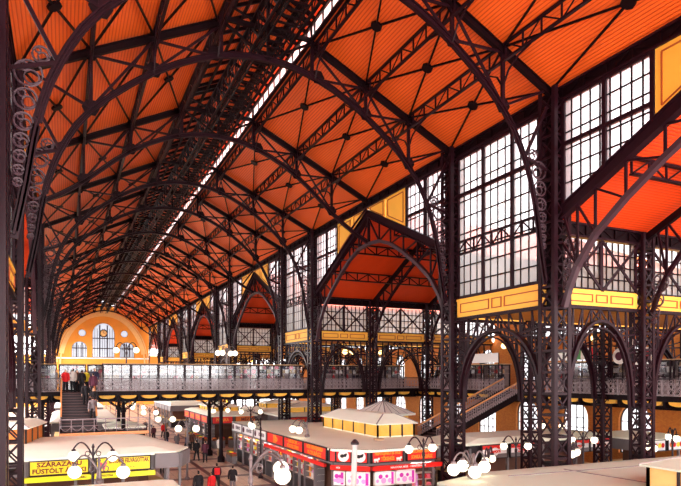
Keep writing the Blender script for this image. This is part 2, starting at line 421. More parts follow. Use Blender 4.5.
# crossed wind braces in the roof panels
BAYS = list(zip(TY, TY[1:]+[ENDY]))
PAN = [(2.35, 5.1, 'upper'), (5.1, 7.6, 'middle'), (7.6, 10.2, 'lower')]
bcache = {}
for bi, (ya, yb) in enumerate(BAYS):
    for s, side in ((-1, 'left'), (1, 'right')):
        for d0, d1, pn in PAN:
            key = (round(yb-ya, 2), s, d0)
            if key not in bcache:
                L = (yb-ya)/2; mx = (d0+d1)/2; h0, h1 = roof_h(d0)-0.2, roof_h(d1)-0.2; hm = (h0+h1)/2
                P = lambda d, h, yy: (s*(d-mx), yy, h-hm)
                r1 = MB().bar(P(d0, h0, -L), P(d1, h1, L), 0.075).mesh('tie_rod'); r2 = MB().bar(P(d0, h0, L), P(d1, h1, -L), 0.075).mesh('tie_rod')
                g = MB().lathe([(0.26, -0.05), (0.26, 0.05)], n=8).mesh('gusset')
                bcache[key] = (r1, r2, g)
            t = thing('wind_brace', 'crossed tie rods in the %s panel of the %s roof slope, %s bay along' % (pn, side, ORD[bi]), 'roof brace', (XC+s*(d0+d1)/2, (ya+yb)/2, Z((roof_h(d0)+roof_h(d1))/2-0.2)), 0, 'wind braces of the nave roof')
            r1, r2, g = bcache[key]
            link('tie_rod', r1, 'steel_dark', t); link('tie_rod', r2, 'steel_dark', t); link('gusset', g, 'steel_dark', t, None, (0, s*math.atan(SL), 0))

t = thing('lantern_framing', 'dark framing of rafters and rails under the ridge lantern roof', 'roof beam', (XC, 0, EYE))
for s in (1, -1):
    m = MB()
    for k in range(int((ENDY-Y0)/1.2)): m.bar((0, Y0+0.3+k*1.2, 17.86), (s*LW, Y0+0.3+k*1.2, 16.86), 0.1, 0.16, (0, 0, 1))
    for q in (0.02, 0.33, 0.66, 0.98): m.box((s*LW*q-0.06, s*LW*q+0.06), (Y0, ENDY), (17.86-q-0.14, 17.86-q+0.02))
    obj('rafters', m, 'steel_dark', t)
# glazed sides of the ridge lantern
for s, n in ((1, 1), (-1, 2)):
    t = thing('window_%d' % n, 'long white strip of glazing along the %s side of the ridge lantern' % ('right' if s > 0 else 'left'), 'window', (XC+s*LW, 0, Z(16.5)), 0, None, 'structure')
    obj('pane', MB().box((-0.01, 0.01), (Y0, ENDY), (-0.3, 0.34)), 'strip_glass', t)
    m = MB()
    for k in range(int(ENDY)): m.box((-0.05, 0.05), (k-0.06, k+0.06), (-0.3, 0.34))
    obj('mullions', m, 'steel', t)
    obj('sill', MB().box((-0.08, 0.08), (Y0, ENDY), (-0.42, -0.28)), 'steel', t)
# ------------------------------------------------------------------ columns
def angle_bar(mb, x, y, z0, z1, w, sx, sy, t=0.05):
    mb.box((x, x-sx*w), (y, y-sy*t), (z0, z1)); mb.box((x, x-sx*t), (y-sy*t, y-sy*w), (z0, z1)); return mb
colcache = {}
def column_meshes(w, hgt, pitch):
    key = (w, hgt)
    if key in colcache: return colcache[key]
    a = w/2; ang = [angle_bar(MB(), sx*a, sy*a, 0, hgt, w*0.2, sx, sy).mesh('corner_post') for sx in (1, -1) for sy in (1, -1)]
    lac = []
    n = round((hgt-0.9)/pitch)
    for ax in (0, 1):
        for s in (1, -1):
            mb = MB()
            for i in range(n):
                z0 = 0.8+(hgt-1.0)*i/n; z1 = 0.8+(hgt-1.0)*(i+1)/n; p = a-0.07; q = s*(a-0.04)
                f = (lambda u, z: (u, q, z)) if ax == 0 else (lambda u, z: (q, u, z))
                up = (0, 1, 0) if ax == 0 else (1, 0, 0)
                mb.bar(f(-p, z0), f(p, z1), 0.07, 0.02, up); mb.bar(f(p, z0), f(-p, z1), 0.07, 0.02, up)
                mb.bar(f(-p, z0), f(p, z0), 0.1, 0.03, up)
            lac.append(mb.mesh('lacing'))
    base = MB().box((-a-0.1, a+0.1), (-a-0.1, a+0.1), (0, 0.25)).box((-a-0.03, a+0.03), (-a-0.03, a+0.03), (0.25, 0.8)).mesh('base')
    core = MB()
    for k in range(int(hgt/2.4)+1): core.box((-a+0.03, a-0.03), (-a+0.03, a-0.03), (min(0.8+k*2.4, hgt-0.2), min(0.92+k*2.4, hgt)))
    core = core.mesh('diaphragm_plates')
    colcache[key] = (ang, lac, base, core); return colcache[key]
def scroll_mesh(prof, dirv):
    """wrought scrolls filling the gap between column face and rib; prof: (gap start, gap width, h)"""
    mb = MB()
    for g0, gw, h in prof:
        r = gw/2; cx = g0+r
        c = (dirv[0]*cx, dirv[1]*cx, h); pl = 'XZ' if dirv[0] else 'YZ'
        mb.ring(c, r*0.92, 0.035, pl, 14); mb.ring((c[0]+dirv[0]*r*0.2, c[1]+dirv[1]*r*0.2, h-r*0.25), r*0.5, 0.03, pl, 10)
        mb.ring((c[0]-dirv[0]*r*0.3, c[1]-dirv[1]*r*0.3, h+r*0.45), r*0.3, 0.03, pl, 8)
    return mb.mesh('scroll_bracket')
W1 = 0.95
SP = [(0.48, 0.26, 5.5), (0.48, 0.3, 5.85), (0.48, 0.36, 6.25), (0.48, 0.44, 6.7), (0.48, 0.54, 7.25), (0.48, 0.66, 7.9), (0.48, 0.8, 8.65), (0.95, 0.5, 9.25)]
SCR = {s: scroll_mesh(SP, (s, 0)) for s in (1, -1)}
SG = [(0.48, 0.28, 3.7), (0.48, 0.45, 4.1), (0.48, 0.66, 4.65), (0.48, 0.9, 5.4)]
SCG = {s: scroll_mesh(SG, (0, s)) for s in (1, -1)}
def column(x, y, w, top, label, group, mat='steel', lm=None):
    t = thing('lattice_column', label, 'column', (x, y, 0), 0, group)
    ang, lac, base, core = column_meshes(w, round(top, 2), w*0.98)
    for m in ang: link('corner_post', m, mat, t)
    for m in lac: link('lacing', m, lm or mat, t)
    link('base', base, mat, t); link('diaphragm_plates', core, 'steel_dark', t)
    return t
SKYBLOCK = MB().box((-0.02, 0.02), (-W1/2+0.03, W1/2-0.03), (Z(3.0), Z(EAVE-0.1))).mesh('sky_block_plate')  # plate added inside nave columns to block bright sky showing through the lacing
for s, side in ((-1, 'left'), (1, 'right')):
    for i, y in enumerate(COLY):
        x = XC+s*HALF-(0.12 if s < 0 else 0)
        t = column(x, y, W1, Z(EAVE-0.1), 'tall laced iron column on the %s of the nave, %s from the camera' % (side, ORD[i]), 'nave columns')
        link('scroll_bracket', SCR[-s], 'ironwork', t, (0.12 if s < 0 else 0, 0, EYE)); link('sky_block_plate', SKYBLOCK, 'steel_dark', t)
        d = -1 if i % 2 == 0 else 1
        link('scroll_bracket', SCG[d], 'ironwork', t, (0, 0, EYE))
TCOL = [15.8, 21.6]                    # distance of the aisle columns from the nave axis
OUTER = 29.4
for s, side in ((-1, 'left'), (1, 'right')):
    for i, y in enumerate(COLY):
        if s < 0 and i > 5: continue
        for k, dx in enumerate(TCOL):
            t = column(XC+s*dx, y, 0.78, Z(6.6), 'shorter laced column in the %s aisle, %s row out, %s from the camera' % (side, ORD[k], ORD[i]), 'aisle columns')
            d = -1 if i % 2 == 0 else 1
            link('scroll_bracket', SCG[d], 'ironwork', t, (0, 0, EYE-1.2))

# ------------------------------------------------------------------ panels, arches, windows between columns
def bar_grid(mb, x0, x1, z0, z1, nx, nz, t, y=0.0, clip=None):
    for i in range(1, nx):
        x = x0+(x1-x0)*i/nx; za, zb = (z0, z1) if clip is None else clip(x)
        if zb-za > 0.05: mb.box((x-t/2, x+t/2), (y-t/2, y+t/2), (za, zb))
    return mb
def panel_parts(t, L, h0, h1):
    """yellow boarded parapet with three framed fields; local x along the wall"""
    obj('board', MB().box((-L/2, L/2), (-0.08, 0.08), (h0, h1)), 'yellow', t)
    obj('cap_moulding', MB().box((-L/2, L/2), (-0.12, 0.12), (h1-0.06, h1+0.04)), 'yellow', t)
    hh = h1-h0; z0, z1 = h0+hh*0.22, h1-hh*0.22
    for a, b in ((-L/2+0.3, -0.55), (-0.36, 0.36), (0.55, L/2-0.3)):
        mb = MB()
        for yy in (-0.1, 0.1):
            w = 0.05
            mb.box((a, b), (yy-0.02, yy+0.02), (z0, z0+w)).box((a, b), (yy-0.02, yy+0.02), (z1-w, z1)).box((a, a+w), (yy-0.02, yy+0.02), (z0, z1)).box((b-w, b), (yy-0.02, yy+0.02), (z0, z1))
        obj('field_moulding', mb, 'yellow_line', t)
def arch_parts(t, L, crown, spring, top):
    a = L/2-0.28; n = 20; pts = []
    for i in range(n+1):
        th = math.pi*i/n; pts.append((a*math.cos(th), 0, spring+(crown-spring)*math.sin(th)**0.9))
    obj('arch_ring', MB().poly(pts, 0.13, 0.3, (0, 1, 0)), 'steel', t)
    inner = [(x*0.93, 0, spring+(h-spring)*0.92) for x, _, h in pts]
    obj('inner_ring', MB().poly(inner, 0.06, 0.14, (0, 1, 0)), 'steel', t)
    obj('top_chord', MB().box((-L/2, L/2), (-0.16, 0.16), (top-0.14, top)), 'steel', t)
    w = MB(); m = 8
    for i in range(m+1):
        x = -L/2+0.1+(L-0.2)*i/m
        xa = max(-a, min(a, x)); th = math.acos(xa/a); ha = spring+(crown-spring)*math.sin(th)**0.9
        if top-0.1-ha > 0.1:
            w.bar((x, 0, ha if abs(x) < a else ha+1), (x, 0, top-0.1), 0.08, 0.06, FW)
            nx = -L/2+0.1+(L-0.2)*(i+(1 if i < m/2 else -1))/m
            w.bar((xa, 0, ha), (nx, 0, top-0.1), 0.07, 0.05, FW)
    for s in (1, -1):
        for hh in (0.2, 1.0, 1.8):
            th = math.asin(min(1, (hh+0.3-spring)/(crown-spring))); x = a*math.cos(th)
            w.bar((s*x, 0, hh), (s*(L/2), 0, hh+0.5), 0.08, 0.06, FW); w.bar((s*(L/2), 0, hh+0.1), (s*x, 0, hh), 0.08, 0.06, FW)
    obj('lattice_web', w, 'steel', t)
wcount = [2]
def next_window():
    wcount[0] += 1; return 'window_%d' % wcount[0]
def clerestory_parts(t, L):
    """tall bay window: three lights between mullions, small panes, lattice transom"""
    h0, h1 = 4.05, 11.55
    obj('pane', MB().box((-L/2, L/2), (-0.01, 0.01), (h0, h1)), 'glass', t)
    g = MB(); bar_grid(g, -L/2, L/2, h0, h1, 12, 1, 0.06)
    z = h0+0.85
    while z < h1-0.2:
        g.box((-L/2, L/2), (-0.025, 0.025), (z-0.032, z+0.032)); z += 0.85
    obj('glazing_bars', g, 'steel_dark', t)
    f = MB()
    for x in (-L/2+0.08, -L/6, L/6, L/2-0.08): f.box((x-0.09, x+0.09), (-0.1, 0.1), (h0, h1))
    for zz in (h0+0.06, 9.5, h1-0.06): f.box((-L/2, L/2), (-0.09, 0.09), (zz-0.09, zz+0.09))
    obj('frame', f, 'steel', t)
    l = MB().box((-L/2, L/2), (-0.14, 0.0), (6.35, 6.45)).box((-L/2, L/2), (-0.14, 0.0), (7.0, 7.1))
    lattice_web(l, (-L/2, -0.08, 6.4), (L/2, -0.08, 6.4), 0.65, L/9, 0.07)
    obj('lattice_transom', l, 'steel', t)
def brace_window_parts(t, L):
    h0, h1 = 3.78, 6.0
    obj('pane', MB().box((-L/2, L/2), (-0.01, 0.01), (h0, h1)), 'glass', t)
    g = MB(); bar_grid(g, -L/2, L/2, h0, h1, 12, 1, 0.06)
    for k in (1, 2, 3): g.box((-L/2, L/2), (-0.025, 0.025), (h0+k*0.56-0.03, h0+k*0.56+0.03))
    obj('glazing_bars', g, 'steel_dark', t)
    f = MB().box((-0.09, 0.09), (-0.1, 0.1), (h0, h1)).box((-L/2, L/2), (-0.08, 0.08), (h0, h0+0.1))
    for s in (1, -1): f.box((s*L/2, s*(L/2-0.12)), (-0.08, 0.08), (h0, h1))
    obj('frame', f, 'steel', t)
    for s in (1, -1):
        c = MB()
        c.bar((0, -0.12, h0), (s*L/2, -0.12, h1), 0.12, 0.06, FW); c.bar((s*L/2, -0.12, h0), (0, -0.12, h1), 0.12, 0.06, FW)
        c.bar((s*L/4-0.35, -0.12, (h0+h1)/2), (s*L/4+0.35, -0.12, (h0+h1)/2), 0.08, 0.06, FW)
        obj('cross_brace', c, 'steel', t)
def girder_parts(t, L, h0, h1, nb):
    obj('top_chord', MB().box((-L/2, L/2), (-0.15, 0.15), (h1-0.09, h1)), 'steel', t)
    obj('bottom_chord', MB().box((-L/2, L/2), (-0.15, 0.15), (h0, h0+0.09)), 'steel', t)
    w = MB().box((-L/2, L/2), (0.0, 0.05), (h0, h1)); lattice_web(w, (-L/2, -0.05, h0+0.05), (L/2, -0.05, h0+0.05), h1-h0-0.1, L/nb, 0.07)
    obj('lattice_web', w, 'steel_dark', t)
proto = {}
def place(key, name, label, cat, loc, rz, build, group=None, kind=None):
    if key in proto:
        o = dup(proto[key], loc, rz, label, group); o.name = name; return o
    t = thing(name, label, cat, loc, rz, group, kind); build(t); proto[key] = t; return t
for s, side in ((-1, 'left'), (1, 'right')):
    rz = R(-90) if s > 0 else R(90)
    for i, (ya, yb) in enumerate(ABAYS):
        L = yb-ya-W1; ym = (ya+yb)/2; x = XC+s*HALF; w = 'between the %s column pair on the %s of the nave' % (ORD[i], side)
        place('clere', next_window(), 'tall many-paned clerestory window '+w, 'window', (x, ym, EYE), rz, lambda t: clerestory_parts(t, L), None, 'structure')
        place('npan', 'parapet', 'yellow framed parapet panel '+w, 'panel', (x, ym, EYE), rz, lambda t: panel_parts(t, L, 3.1, 4.0), 'yellow parapet panels')
        place('narch', 'arch_truss', 'openwork iron arch '+w, 'arch', (x, ym, EYE), rz, lambda t: arch_parts(t, L, 2.25, -1.2, 3.08), 'openwork iron arches')
    t = thing('eave_girder', 'long dark lattice girder under the eaves on the %s of the nave' % side, 'roof beam', (XC+s*HALF, (Y0+ENDY)/2, EYE), rz, 'eaves girders')
    girder_parts(t, ENDY-Y0, 11.55, 12.15, 152)

# gables over the open bays
GA = [(0, 9.1), (1.5, 8.98), (3.0, 8.5), (4.6, 7.65), (6.2, 6.65), (7.6, 5.6), (8.5, 4.5), (8.95, 3.6), (9.2, 2.9)]
def gline(d): return 11.2-0.46*abs(d)
def gable_parts(t):
    B = 9.75-W1/2
    for s in (1, -1):
        r = MB().bar((0, 0, gline(0)-0.05), (s*B, 0, gline(B)-0.05), 0.08, 0.5, (0, 0, 1)).bar((0, 0, gline(0)+0.2), (s*B, 0, gline(B)+0.2), 0.34, 0.07).bar((0, 0, gline(0)-0.3), (s*B, 0, gline(B)-0.3), 0.34, 0.07)
        obj('gable_rafter', r, 'steel', t)
    full = [(-d, 0, h) for d, h in GA[::-1]]+[(d, 0, h) for d, h in GA[1:]]
    obj('arch_rib', MB().poly(full, 0.2, 0.24, FW), 'steel_pale', t)  # paler tone puts the light caught on the rib into its colour
    w = MB(); nodes = GA[1:7]
    for s in (1, -1):
        for k, (d, h) in enumerate(nodes):
            w.bar((s*d, 0, h), (s*d, 0, gline(d)-0.3), 0.1, 0.08, FW)
            e = nodes[k+1][0] if k+1 < len(nodes) else 9.2
            w.bar((s*d, 0, h), (s*e, 0, gline(e)-0.3), 0.09, 0.07, FW)
        w.bar((s*8.5, 0, 4.5), (s*9.3, 0, 5.6), 0.1, 0.08, FW); w.bar((s*1.5, 0, 8.98), (0, 0, 10.8), 0.1, 0.08, FW)
    w.bar((0, 0, 9.1), (0, 0, 10.9), 0.16, 0.16, FW)
    obj('lattice_web', w, 'steel', t)
def gable_window_parts(t, s):
    a, b = 5.0, 9.75-W1/2; top = 11.55
    lo = lambda d: gline(d)+0.22
    P = [(s*a, -0.01, lo(a)), (s*b, -0.01, lo(b)), (s*b, -0.01, top), (s*a, -0.01, top)]
    obj('pane', MB().prism(P, (0, 0.02, 0)), 'glass', t)
    g = MB()
    for k in range(1, 9):
        d = a+(b-a)*k/9; g.box((s*d-0.03, s*d+0.03), (-0.03, 0.03), (lo(d), top))
    z = top-0.7
    while z > lo(b)+0.2:
        d0 = max(a, (11.42-z)/0.46); g.box((s*d0, s*b), (-0.025, 0.025), (z-0.03, z+0.03)); z -= 0.7
    obj('glazing_bars', g, 'steel_dark', t)
    f = MB()
    for d in (a+0.06, (a+b)/2, b-0.06): f.box((s*d-0.09, s*d+0.09), (-0.1, 0.1), (lo(d), top))
    d0 = (11.42-9.7)/0.46; f.box((s*max(a, d0), s*b), (-0.09, 0.09), (9.62, 9.78)).box((s*a, s*b), (-0.09, 0.09), (top-0.1, top))
    obj('frame', f, 'steel', t)
def gable_panel_parts(t, s, a, b):
    top = 11.55; lo = lambda d: gline(d)+0.22
    P = [(s*a, -0.06, lo(a)), (s*b, -0.06, lo(b)), (s*b, -0.06, top), (s*a, -0.06, top)]
    obj('board', MB().prism(P, (0, 0.12, 0)), 'yellow', t)
    c = Vector((s*(a+b)/2, 0, (lo((a+b)/2)+top)/2))
    m = MB()
    for yy in (-0.08, 0.08):
        q = [c+(Vector(p)-c)*0.78 for p in P]; q = [(v.x, yy, v.z) for v in q]
        m.poly(q+[q[0]], 0.05, 0.04, FW)
    obj('field_moulding', m, 'yellow_line', t)
for s, side in ((-1, 'left'), (1, 'right')):
    rz = R(-90) if s > 0 else R(90); x = XC+s*HALF
    for i, (ya, yb) in enumerate(BBAYS):
        ym = (ya+yb)/2; w = '%s-side gable of the nave, %s along' % (side, ORD[i])
        place('gable', 'gable_truss', 'open iron, ribs toned as if lit, '+w, 'gable', (x, ym, EYE), rz, gable_parts, 'gable frames')
        # local +x points to -y on the right side and to +y on the left
        for q in (1, -1):
            far = (q < 0) == (s > 0); e = 'far' if far else 'near'
            place('gw%d' % q, next_window(), 'paned window above the %s slope of the %s' % (e, w), 'window', (x, ym, EYE), rz, lambda t: gable_window_parts(t, q), None, 'structure')
            place('gp%d' % q, 'gable_infill', 'yellow tapering panel over the %s slope of the %s' % (e, w), 'panel', (x, ym, EYE), rz, lambda t: gable_panel_parts(t, q, 2.5, 4.95), 'yellow gable panels')
            place('gq%d' % q, 'gable_infill', 'small yellow panel by the peak, %s slope, %s' % (e, w.replace('gable of the nave', 'gable')), 'panel', (x, ym, EYE), rz, lambda t: gable_panel_parts(t, q, 0.15, 2.4), 'yellow gable panels')

# transept roofs, their trusses, and the glazed walls of the blocks between them
SPANS = [(HALF, TCOL[0]), (TCOL[0], TCOL[1]), (TCOL[1], OUTER)]
def ttruss_parts(t):
    B = 9.75
    for s in (1, -1): obj('rafter', MB().bar((0, 0, gline(0)-0.3), (s*B, 0, gline(B)-0.45), 0.2, 0.3), 'steel_dark', t)
    full = [(-d, 0, h) for d, h in GA[::-1]]+[(d, 0, h) for d, h in GA[1:]]
    obj('arch_rib', MB().poly(full, 0.16, 0.18, FW), 'steel', t)
    w = MB()
    for s in (1, -1):
        for k, (d, h) in enumerate(GA[1:7]):
            e = GA[min(k+2, 7)][0]
            w.bar((s*d, 0, h), (s*d, 0, gline(d)-0.4), 0.1, 0.08, FW); w.bar((s*d, 0, h), (s*e, 0, gline(e)-0.4), 0.09, 0.07, FW)
    w.bar((0, 0, 9.1), (0, 0, 10.9), 0.12, 0.12, FW)
    obj('lattice_web', w, 'steel', t)
def tpurlin_parts(t):
    L = OUTER-HALF-0.6
    obj('top_chord', MB().box((0, L), (-0.1, 0.1), (-0.08, 0)), 'steel', t); obj('bottom_chord', MB().box((0, L), (-0.1, 0.1), (-0.7, -0.62)), 'steel', t)
    w = MB(); lattice_web(w, (0, 0, -0.66), (L, 0, -0.66), 0.6, 0.95, 0.07, False); obj('lattice_web', w, 'steel', t)
for s, side in ((-1, 'left'), (1, 'right')):
    nb = 6 if s > 0 else 3
    for i, (ya, yb) in enumerate(BBAYS[:nb]):
        ym = (ya+yb)/2; xa, xb = XC+s*(HALF+0.2), XC+s*OUTER
        for q, e in ((-1, 'near'), (1, 'far')):
            B = 9.75
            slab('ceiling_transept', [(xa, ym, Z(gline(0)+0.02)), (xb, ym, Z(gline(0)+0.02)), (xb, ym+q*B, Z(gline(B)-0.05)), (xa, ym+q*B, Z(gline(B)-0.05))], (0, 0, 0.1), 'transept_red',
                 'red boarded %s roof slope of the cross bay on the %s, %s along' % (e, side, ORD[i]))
            for d, wd in ((3.0, 'upper'), (6.2, 'lower')):
                place('tp', 'lattice_purlin', '%s lattice purlin on the %s slope of the %s cross bay on the %s' % (wd, e, ORD[i], side), 'roof beam', (XC+HALF+0.3 if s > 0 else XC-OUTER, ym+q*d, Z(gline(d)-0.1)), 0, tpurlin_parts, 'purlins of the cross bays')
        for k, dx in enumerate(TCOL):
            place('tt', 'cross_bay_truss', 'arched iron truss across the %s bay on the %s, %s from the nave' % (ORD[i], side, ORD[k]), 'roof truss', (XC+s*dx, ym, EYE), R(90), ttruss_parts, 'trusses of the cross bays')
    for i, (ya, yb) in enumerate(ABAYS[:(5 if s > 0 else 2)]):
        for yw, e in ((ya, 'near'), (yb, 'far')):
            if s < 0 and e == 'far': continue
            for k, (a, b) in enumerate(SPANS):
                L = b-a-0.85; xm = XC+s*(a+b)/2
                w = 'on the %s wall of the %s %s aisle block, %s span' % (e, ORD[i], side, ORD[k])
                lk = round(L, 2); loc = (xm, yw, EYE)
                place('bw%s' % lk, next_window(), 'cross-braced window '+w, 'window', loc, 0, lambda t: brace_window_parts(t, L), None, 'structure')
                place('bp%s' % lk, 'parapet', 'yellow framed parapet panel '+w, 'panel', loc, 0, lambda t: panel_parts(t, L, 3.1, 3.75), 'yellow parapet panels')
                place('ba%s' % lk, 'arch_truss', 'openwork iron arch '+w, 'arch', loc, 0, lambda t: arch_parts(t, L, 2.45, -1.4, 3.08), 'openwork iron arches')
                place('bg%s' % lk, 'lattice_girder', 'dark lattice beam '+w, 'roof beam', loc, 0, lambda t: girder_parts(t, L+0.8, 6.05, 6.68, 6), 'beams over the aisle windows')
        slab('ceiling_aisle', [(XC+s*(HALF+0.3), ya+0.3, Z(3.15)), (XC+s*OUTER, ya+0.3, Z(3.15)), (XC+s*OUTER, yb-0.3, Z(3.15)), (XC+s*(HALF+0.3), yb-0.3, Z(3.15))], (0, 0, 0.2), 'ochre',
             'ochre ceiling over the %s low aisle block on the %s' % (ORD[i], side))
# ------------------------------------------------------------------ floor, far wall, outer walls
FY0 = -20.0
o = obj('floor', MB().box((-24, 40), (FY0, ENDY), (-0.3, 0)), 'floor'); tag(o, 'brownish tiled market floor with darker stripes', 'floor', None, 'structure')
def arch_loop(cx, w, z0, zs, y, n=16, axis='x', rise=None):
    a = w/2; rise = a if rise is None else rise
    p = [(cx-a, z0)]+[(cx-a*math.cos(math.pi*k/n), zs+rise*math.sin(math.pi*k/n)) for k in range(n+1)]+[(cx+a, z0)]
    return [(u, y, z) if axis == 'x' else (y, u, z) for u, z in p]
def round_loop(cx, cz, r, y, n=20): return [(cx+r*math.cos(2*math.pi*k/n), y, cz+r*math.sin(2*math.pi*k/n)) for k in range(n)]
fw = ENDY
outer = [(-22, fw, 0), (39, fw, 0), (39, fw, Z(5)), (XC+HALF, fw, Z(5)), (XC+HALF, fw, Z(EAVE)), (XC, fw, Z(17.9)), (XC-HALF, fw, Z(EAVE)), (XC-HALF, fw, Z(5)), (-22, fw, Z(5))]
FARW = [('arch', XC, 5.0, 4.4, 10.0, 2.7), ('arch', XC-5.3, 3.4, 4.4, 6.5, 1.7), ('arch', XC+5.3, 3.4, 4.4, 6.5, 1.7), ('round', XC-4.7, 10.2, 0.85), ('round', XC+4.7, 10.2, 0.85)]
holes = []
for f in FARW:
    if f[0] == 'arch': holes.append(arch_loop(f[1], f[2], Z(f[3]), Z(f[4]), fw, rise=f[5]))
    else: holes.append(round_loop(f[1], Z(f[2]), f[3], fw))
o = link('wall_back', wall_with_holes(outer, holes, (0, 0.6, 0), 'wall_back'), 'ochre')
tag(o, 'ochre end wall of the hall with arched and round windows', 'wall', None, 'structure')
names = ['tall arched window with a clock in the middle of the end wall', 'small arched window on the left of the end wall', 'small arched window on the right of the end wall', 'round window on the left of the end wall', 'round window on the right of the end wall']
for f, nm in zip(FARW, names):
    t = thing(next_window(), nm, 'window', (f[1], fw+0.3, EYE), 0, None, 'structure')
    if f[0] == 'arch':
        lp = arch_loop(0, f[2], f[3], f[4], 0, rise=f[5]); obj('pane', MB().prism(lp, (0, 0.02, 0)), 'end_glass', t)
        obj('frame', MB().poly(lp+[lp[0]], 0.16, 0.14, FW), 'steel', t)
        g = MB(); top = f[4]+f[5]*0.8; n = 3
        for k in (1, 2): xx = -f[2]/2+f[2]*k/3; g.box((xx-0.13, xx+0.13), (-0.06, 0.06), (f[3], top))
        zz = f[3]+2.2
        while zz < f[4]+0.2: g.box((-f[2]/2, f[2]/2), (-0.05, 0.05), (zz-0.11, zz+0.11)); zz += 2.4
        for k in range(1, 9):
            xx = -f[2]/2+f[2]*k/9; g.box((xx-0.05, xx+0.05), (-0.03, 0.03), (f[3], f[4]+f[5]*0.5))
        obj('glazing_bars', g, 'steel', t)
    else:
        lp = round_loop(0, f[2], f[3], 0); obj('pane', MB().prism(lp, (0, 0.02, 0)), 'end_glass', t)
        obj('frame', MB().poly(lp+[lp[0]], 0.12, 0.12, FW), 'steel', t)
ck = thing('wall_clock', 'round clock hung in the tall arched window of the end wall', 'clock', (XC, fw+0.1, Z(10.2)))
obj('clock_case', MB().lathe([(0.85, -0.1), (0.95, 0), (0.95, 0.14), (0.72, 0.16)], n=24), 'steel_dark', ck, None, (R(90), 0, 0))
obj('dial', MB().lathe([(0.72, 0.15), (0.72, 0.17)], n=24), 'ochre_pale', ck, None, (R(90), 0, 0))
obj('hands', MB().box((-0.04, 0.04), (-0.22, -0.18), (0, 0.6)).box((0, 0.4), (-0.22, -0.18), (-0.03, 0.03)), 'black', ck)
band = [(XC+math.cos(math.pi*k/28)*9.4, fw-0.05, Z(2.6+12.2*math.sin(math.pi*k/28))) for k in range(29)]
o = obj('trim_1', MB().poly(band, 0.3, 1.0, (0, 0, 1)).poly([(XC+(p[0]-XC)*1.07, p[1], p[2]+0.6) for p in band], 0.3, 0.25), 'ochre_pale'); tag(o, 'broad pale arch band moulded on the ochre end wall', 'moulding', None, 'structure')
o = obj('trim_2', MB().box((XC-HALF, XC+HALF), (fw-0.4, fw), (Z(4.1), Z(4.35))), 'white'); tag(o, 'pale ledge under the arched windows of the end wall', 'ledge', None, 'structure')
# the outer wall beyond the right aisle
x = XC+OUTER
holes = []
wins = []
def add_open(yc, w, z0, zs): holes.append(arch_loop(yc, w, z0, zs, x, 14, 'y')); wins.append((yc, w, z0, zs))
YEND = 100.0
yy = 8.0
while yy < YEND-3:
    add_open(yy, 2.7, 1.2, 3.6); add_open(yy, 2.3, 6.6, 8.5); yy += 5.6
outer = [(x, 2, 0), (x, YEND, 0)]
prof = []
for ya, yb in BBAYS[::-1]:
    if ya > YEND: continue
    prof += [(x, min(yb, YEND), Z(7.1)), (x, (ya+yb)/2, Z(11.2)), (x, max(ya, 2), Z(7.1))] if yb < YEND+5 else []
    if ya > 1: prof += [(x, ya, Z(3.3)), (x, ya-7.3, Z(3.3))]
big = []
for ya, yb in BBAYS[:4]:
    ym = (ya+yb)/2
    if ym-6 > 2: holes.append(arch_loop(ym, 11.0, Z(3.4), Z(4.6), x, 18, 'y', 4.2)); wins.append((ym, 11.0, Z(3.4), Z(4.6), 4.2))
outer += prof
o = link('wall_right', wall_with_holes(outer, holes, (0.5, 0, 0), 'wall_right'), 'brick'); tag(o, 'ochre brick outer wall with arched windows beyond the right gallery', 'wall', None, 'structure')
nsm = len([q for q in wins if q[1] < 5])//2
for k, wn in enumerate(wins):
    yc, w, z0, zs = wn[:4]; rise = wn[4] if len(wn) > 4 else w/2
    t = thing(next_window(), '%s window in the right outer wall, %s along' % ('great arched' if w > 5 else 'arched street-level' if z0 < 3 else 'arched gallery-level', ORD[k-2*nsm] if w > 5 else ORD[k//2]), 'window', (x+0.25, yc, 0), 0, None, 'structure')
    lp = arch_loop(0, w, z0, zs, 0, 14, 'y', rise); obj('pane', MB().prism(lp, (0.02, 0, 0)), 'glass', t)
    f = MB().poly(lp+[lp[0]], 0.14, 0.12, (1, 0, 0))
    n = 4 if w < 5 else 12
    for j in range(1, n):
        u = -w/2+w*j/n; f.box((-0.05, 0.05), (u-0.035, u+0.035), (z0, zs+rise*math.sqrt(max(0, 1-(2*u/w)**2))))
    zz = z0+0.8
    while zz < zs+0.5: f.box((-0.05, 0.05), (-w/2, w/2), (zz-0.03, zz+0.03)); zz += 0.8
    obj('frame', f, 'steel_dark', t)

# left wall added out of view to cut daylight on the near roof
xl = XC-OUTER
hl = [arch_loop(q, 2.7, 1.2, 3.6, xl, 14, 'y') for q in (-14.0, -6.0, 2.0, 10.0)]
o = link('wall_left_blocker', wall_with_holes([(xl, -20, 0), (xl, 19.4, 0), (xl, 19.4, Z(12)), (xl, -20, Z(12))], hl, (-0.5, 0, 0), 'wall_left_blocker'), 'brick'); tag(o, 'unseen ochre brick wall added on the left to hold daylight off the near roof', 'wall', None, 'structure')
